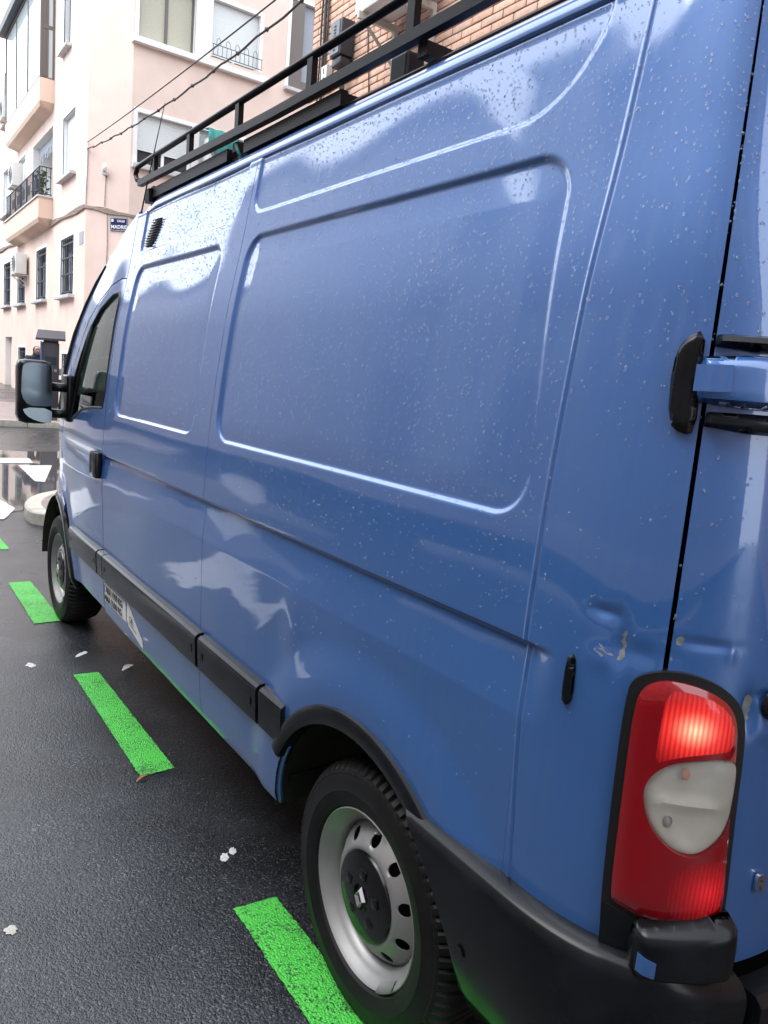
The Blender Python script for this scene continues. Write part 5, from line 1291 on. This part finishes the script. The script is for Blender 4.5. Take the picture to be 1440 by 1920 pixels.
    # lock at the right edge
    c = surf(-.945, 1.18, .004); vs, fs = lathe(lambda a, b, w: (c[0]+a*.8, c[1]-a*.3-w, c[2]+b), [(.026, 0), (.026, .012), (.020, .016), (.0005, .016)], 24); mesh('door_lock', vs, fs, M['black'], VAN, sharp=40)
    # worn lacquer, filler and scuffs
    def patch(name, poly, m, off=.0007, it=1, st=.01):
        P = smooth_poly(poly, it); R_ = [(a+random.gauss(0, .002), b+random.gauss(0, .0015)) for a, b in resample(P, st)]
        V_, F_, _l = cdt(R_, (), .05, .012); return mesh(name, surf(V_[:, 0], V_[:, 1], off), F_, M[m], VAN, smooth=True, uv=V_)
    patch('chipped_paint', [(-.692, 1.272), (-.687, 1.258), (-.691, 1.24), (-.685, 1.226), (-.691, 1.214), (-.697, 1.235), (-.699, 1.264)], 'chip', it=2, st=.006)
    patch('chipped_paint', [(-.775, 1.278), (-.773, 1.268), (-.782, 1.264), (-.787, 1.272), (-.785, 1.280)], 'chip', it=1, st=.005)
    patch('chipped_paint', [(-.893, 1.19), (-.905, 1.20), (-.915, 1.17), (-.905, 1.145), (-.898, 1.16)], 'chip', it=2, st=.005)
    for (sa, za, L) in ((-.650, 1.240, .016), (-.655, 1.232, .022), (-.648, 1.226, .012)):
        patch('scratch', [(sa, za), (sa-L, za-.006), (sa-L, za-.008), (sa, za-.002)], 'worn', it=0, st=.006)
hardware()

def roof_rack():
    R = empty('roof_rack', (.2, 1.0, 2.45), None, None); R.parent = VAN; R.matrix_parent_inverse = Matrix.Translation(-VAN.location)
    zl, zu = 2.486, 2.593
    for x in (.15, XR-.15):
        sx = 1 if x < 1 else -1
        MB().tube([(x, 2.46, zl+.02), (x, 1.0, zl), (x, -.62, zl)], 0, rect=(.013, .0140)).build('rail', M['rack'], R)
        loop = [(x, 2.44, zl+.028), (x, 2.51, zl+.045), (x, 2.535, zl+.075), (x, 2.50, zl+.105), (x, 2.25, zu), (x, -.62, zu)]
        MB().tube(loop, .0120, 8).build('rail', M['rack'], R, smooth=True)
        for y in (2.24, 1.79, 1.30, .765, .25, -.26):
            MB().box((x-.010, y-.016, zl+.0155), (x+.010, y+.016, zu-.008)).build('post', M['rack'], R)
        for (a, b) in ((2.36, 1.42), (1.27, .60)):
            MB().box((x+sx*.01, b, 2.418), (x+sx*.20, a, 2.455)).box((x+sx*.01, b, 2.4555), (x+sx*.035, a, 2.462)).build('tray', M['rack'], R)
    for y in (2.30, 1.35, .215, -.50):
        MB().box((.16, y-.019, 2.438), (XR-.16, y+.019, 2.470)).build('crossbar', M['rack'], R)
    MB().tube([(.186, 2.2, 2.424), (.186, -.62, 2.424)], .006, 6).build('edge_seal', M['seal'], VAN)
    MB().box((.145, 2.30, 2.40), (.19, 2.36, 2.46)).build('foot', M['rack'], R)
    MB().rbox((.225, .375, 2.43), (.285, .455, 2.522), .008).build('clamp', M['rack'], R)
    MB().tube([(.155, 1.33, 2.46), (.16, 1.315, 2.43), (.165, 1.30, 2.41), (.17, 1.33, 2.40)], .006, 5).build('tie', M['teal'], R, smooth=True)
    MB().tube([(.14, 2.39, 2.36), (.14, 2.30, 2.50), (.14, 2.15, 2.71), (.14, 2.10, 2.78)], [.004, .003, .002, .0015], 5).build('antenna', M['seal'], VAN, smooth=True)
roof_rack()

def raindrops():
    """Beads of rain standing on the body: far too many to count."""
    n = 46000
    s = rng.uniform(-1.0, 2.4, n); z = rng.uniform(.85, 2.36, n)
    w = np.clip((z-.95)/1.1, .10, 1)**1.2*np.where(s > 1.0, .55, 1)*np.where(s < -.5, .45, 1)
    k = rng.random(n) < w; s, z = s[k], z[k]
    # drops gather in drifts
    dr = np.sin(s*9+np.sin(z*7)*2)*np.sin(z*11+s*3); k = rng.random(len(s)) < .80+.20*dr; s, z = s[k], z[k]
    r = .0011+.0019*rng.random(len(s))**2.2-np.where(s < -.3, .0001, 0)
    P = surf(s, z, 0.0); A = surf(s+.003, z)-P; B = surf(s, z+.003)-P
    A /= np.linalg.norm(A, axis=1)[:, None]; B /= np.linalg.norm(B, axis=1)[:, None]; C = np.cross(B, A); C /= np.linalg.norm(C, axis=1)[:, None]
    sg = np.where(C[:, 0] > 0, -1, 1); C = C*sg[:, None]
    vs = []; q = 7
    el = 1+.5*rng.random(len(s))
    rings = [(1.0, -.12), (.90, .34), (.56, .62)]
    V = np.zeros((len(s), 3*q+1, 3))
    for i, (rr, h) in enumerate(rings):
        for j in range(q):
            a = 2*np.pi*j/q; dx = rr*np.cos(a); dy = rr*np.sin(a)*el-.25*h*el
            V[:, i*q+j] = P+A*(dx*r)[:, None]+B*(dy*r)[:, None]+C*(h*r)[:, None]
    V[:, 3*q] = P+C*(.72*r)[:, None]
    base = [(i*q+j, i*q+(j+1) % q, (i+1)*q+(j+1) % q, (i+1)*q+j) for i in range(2) for j in range(q)]
    fs = []
    for m_ in range(len(s)):
        o = m_*(3*q+1); fs += [tuple(o+t for t in f[::-1]) for f in base]+[(o+3*q, o+2*q+(j+1) % q, o+2*q+j) for j in range(q)]
    o = mesh('raindrops', V.reshape(-1, 3), fs, M['water'], VAN, smooth=True); tag(o, kind='stuff')
raindrops()
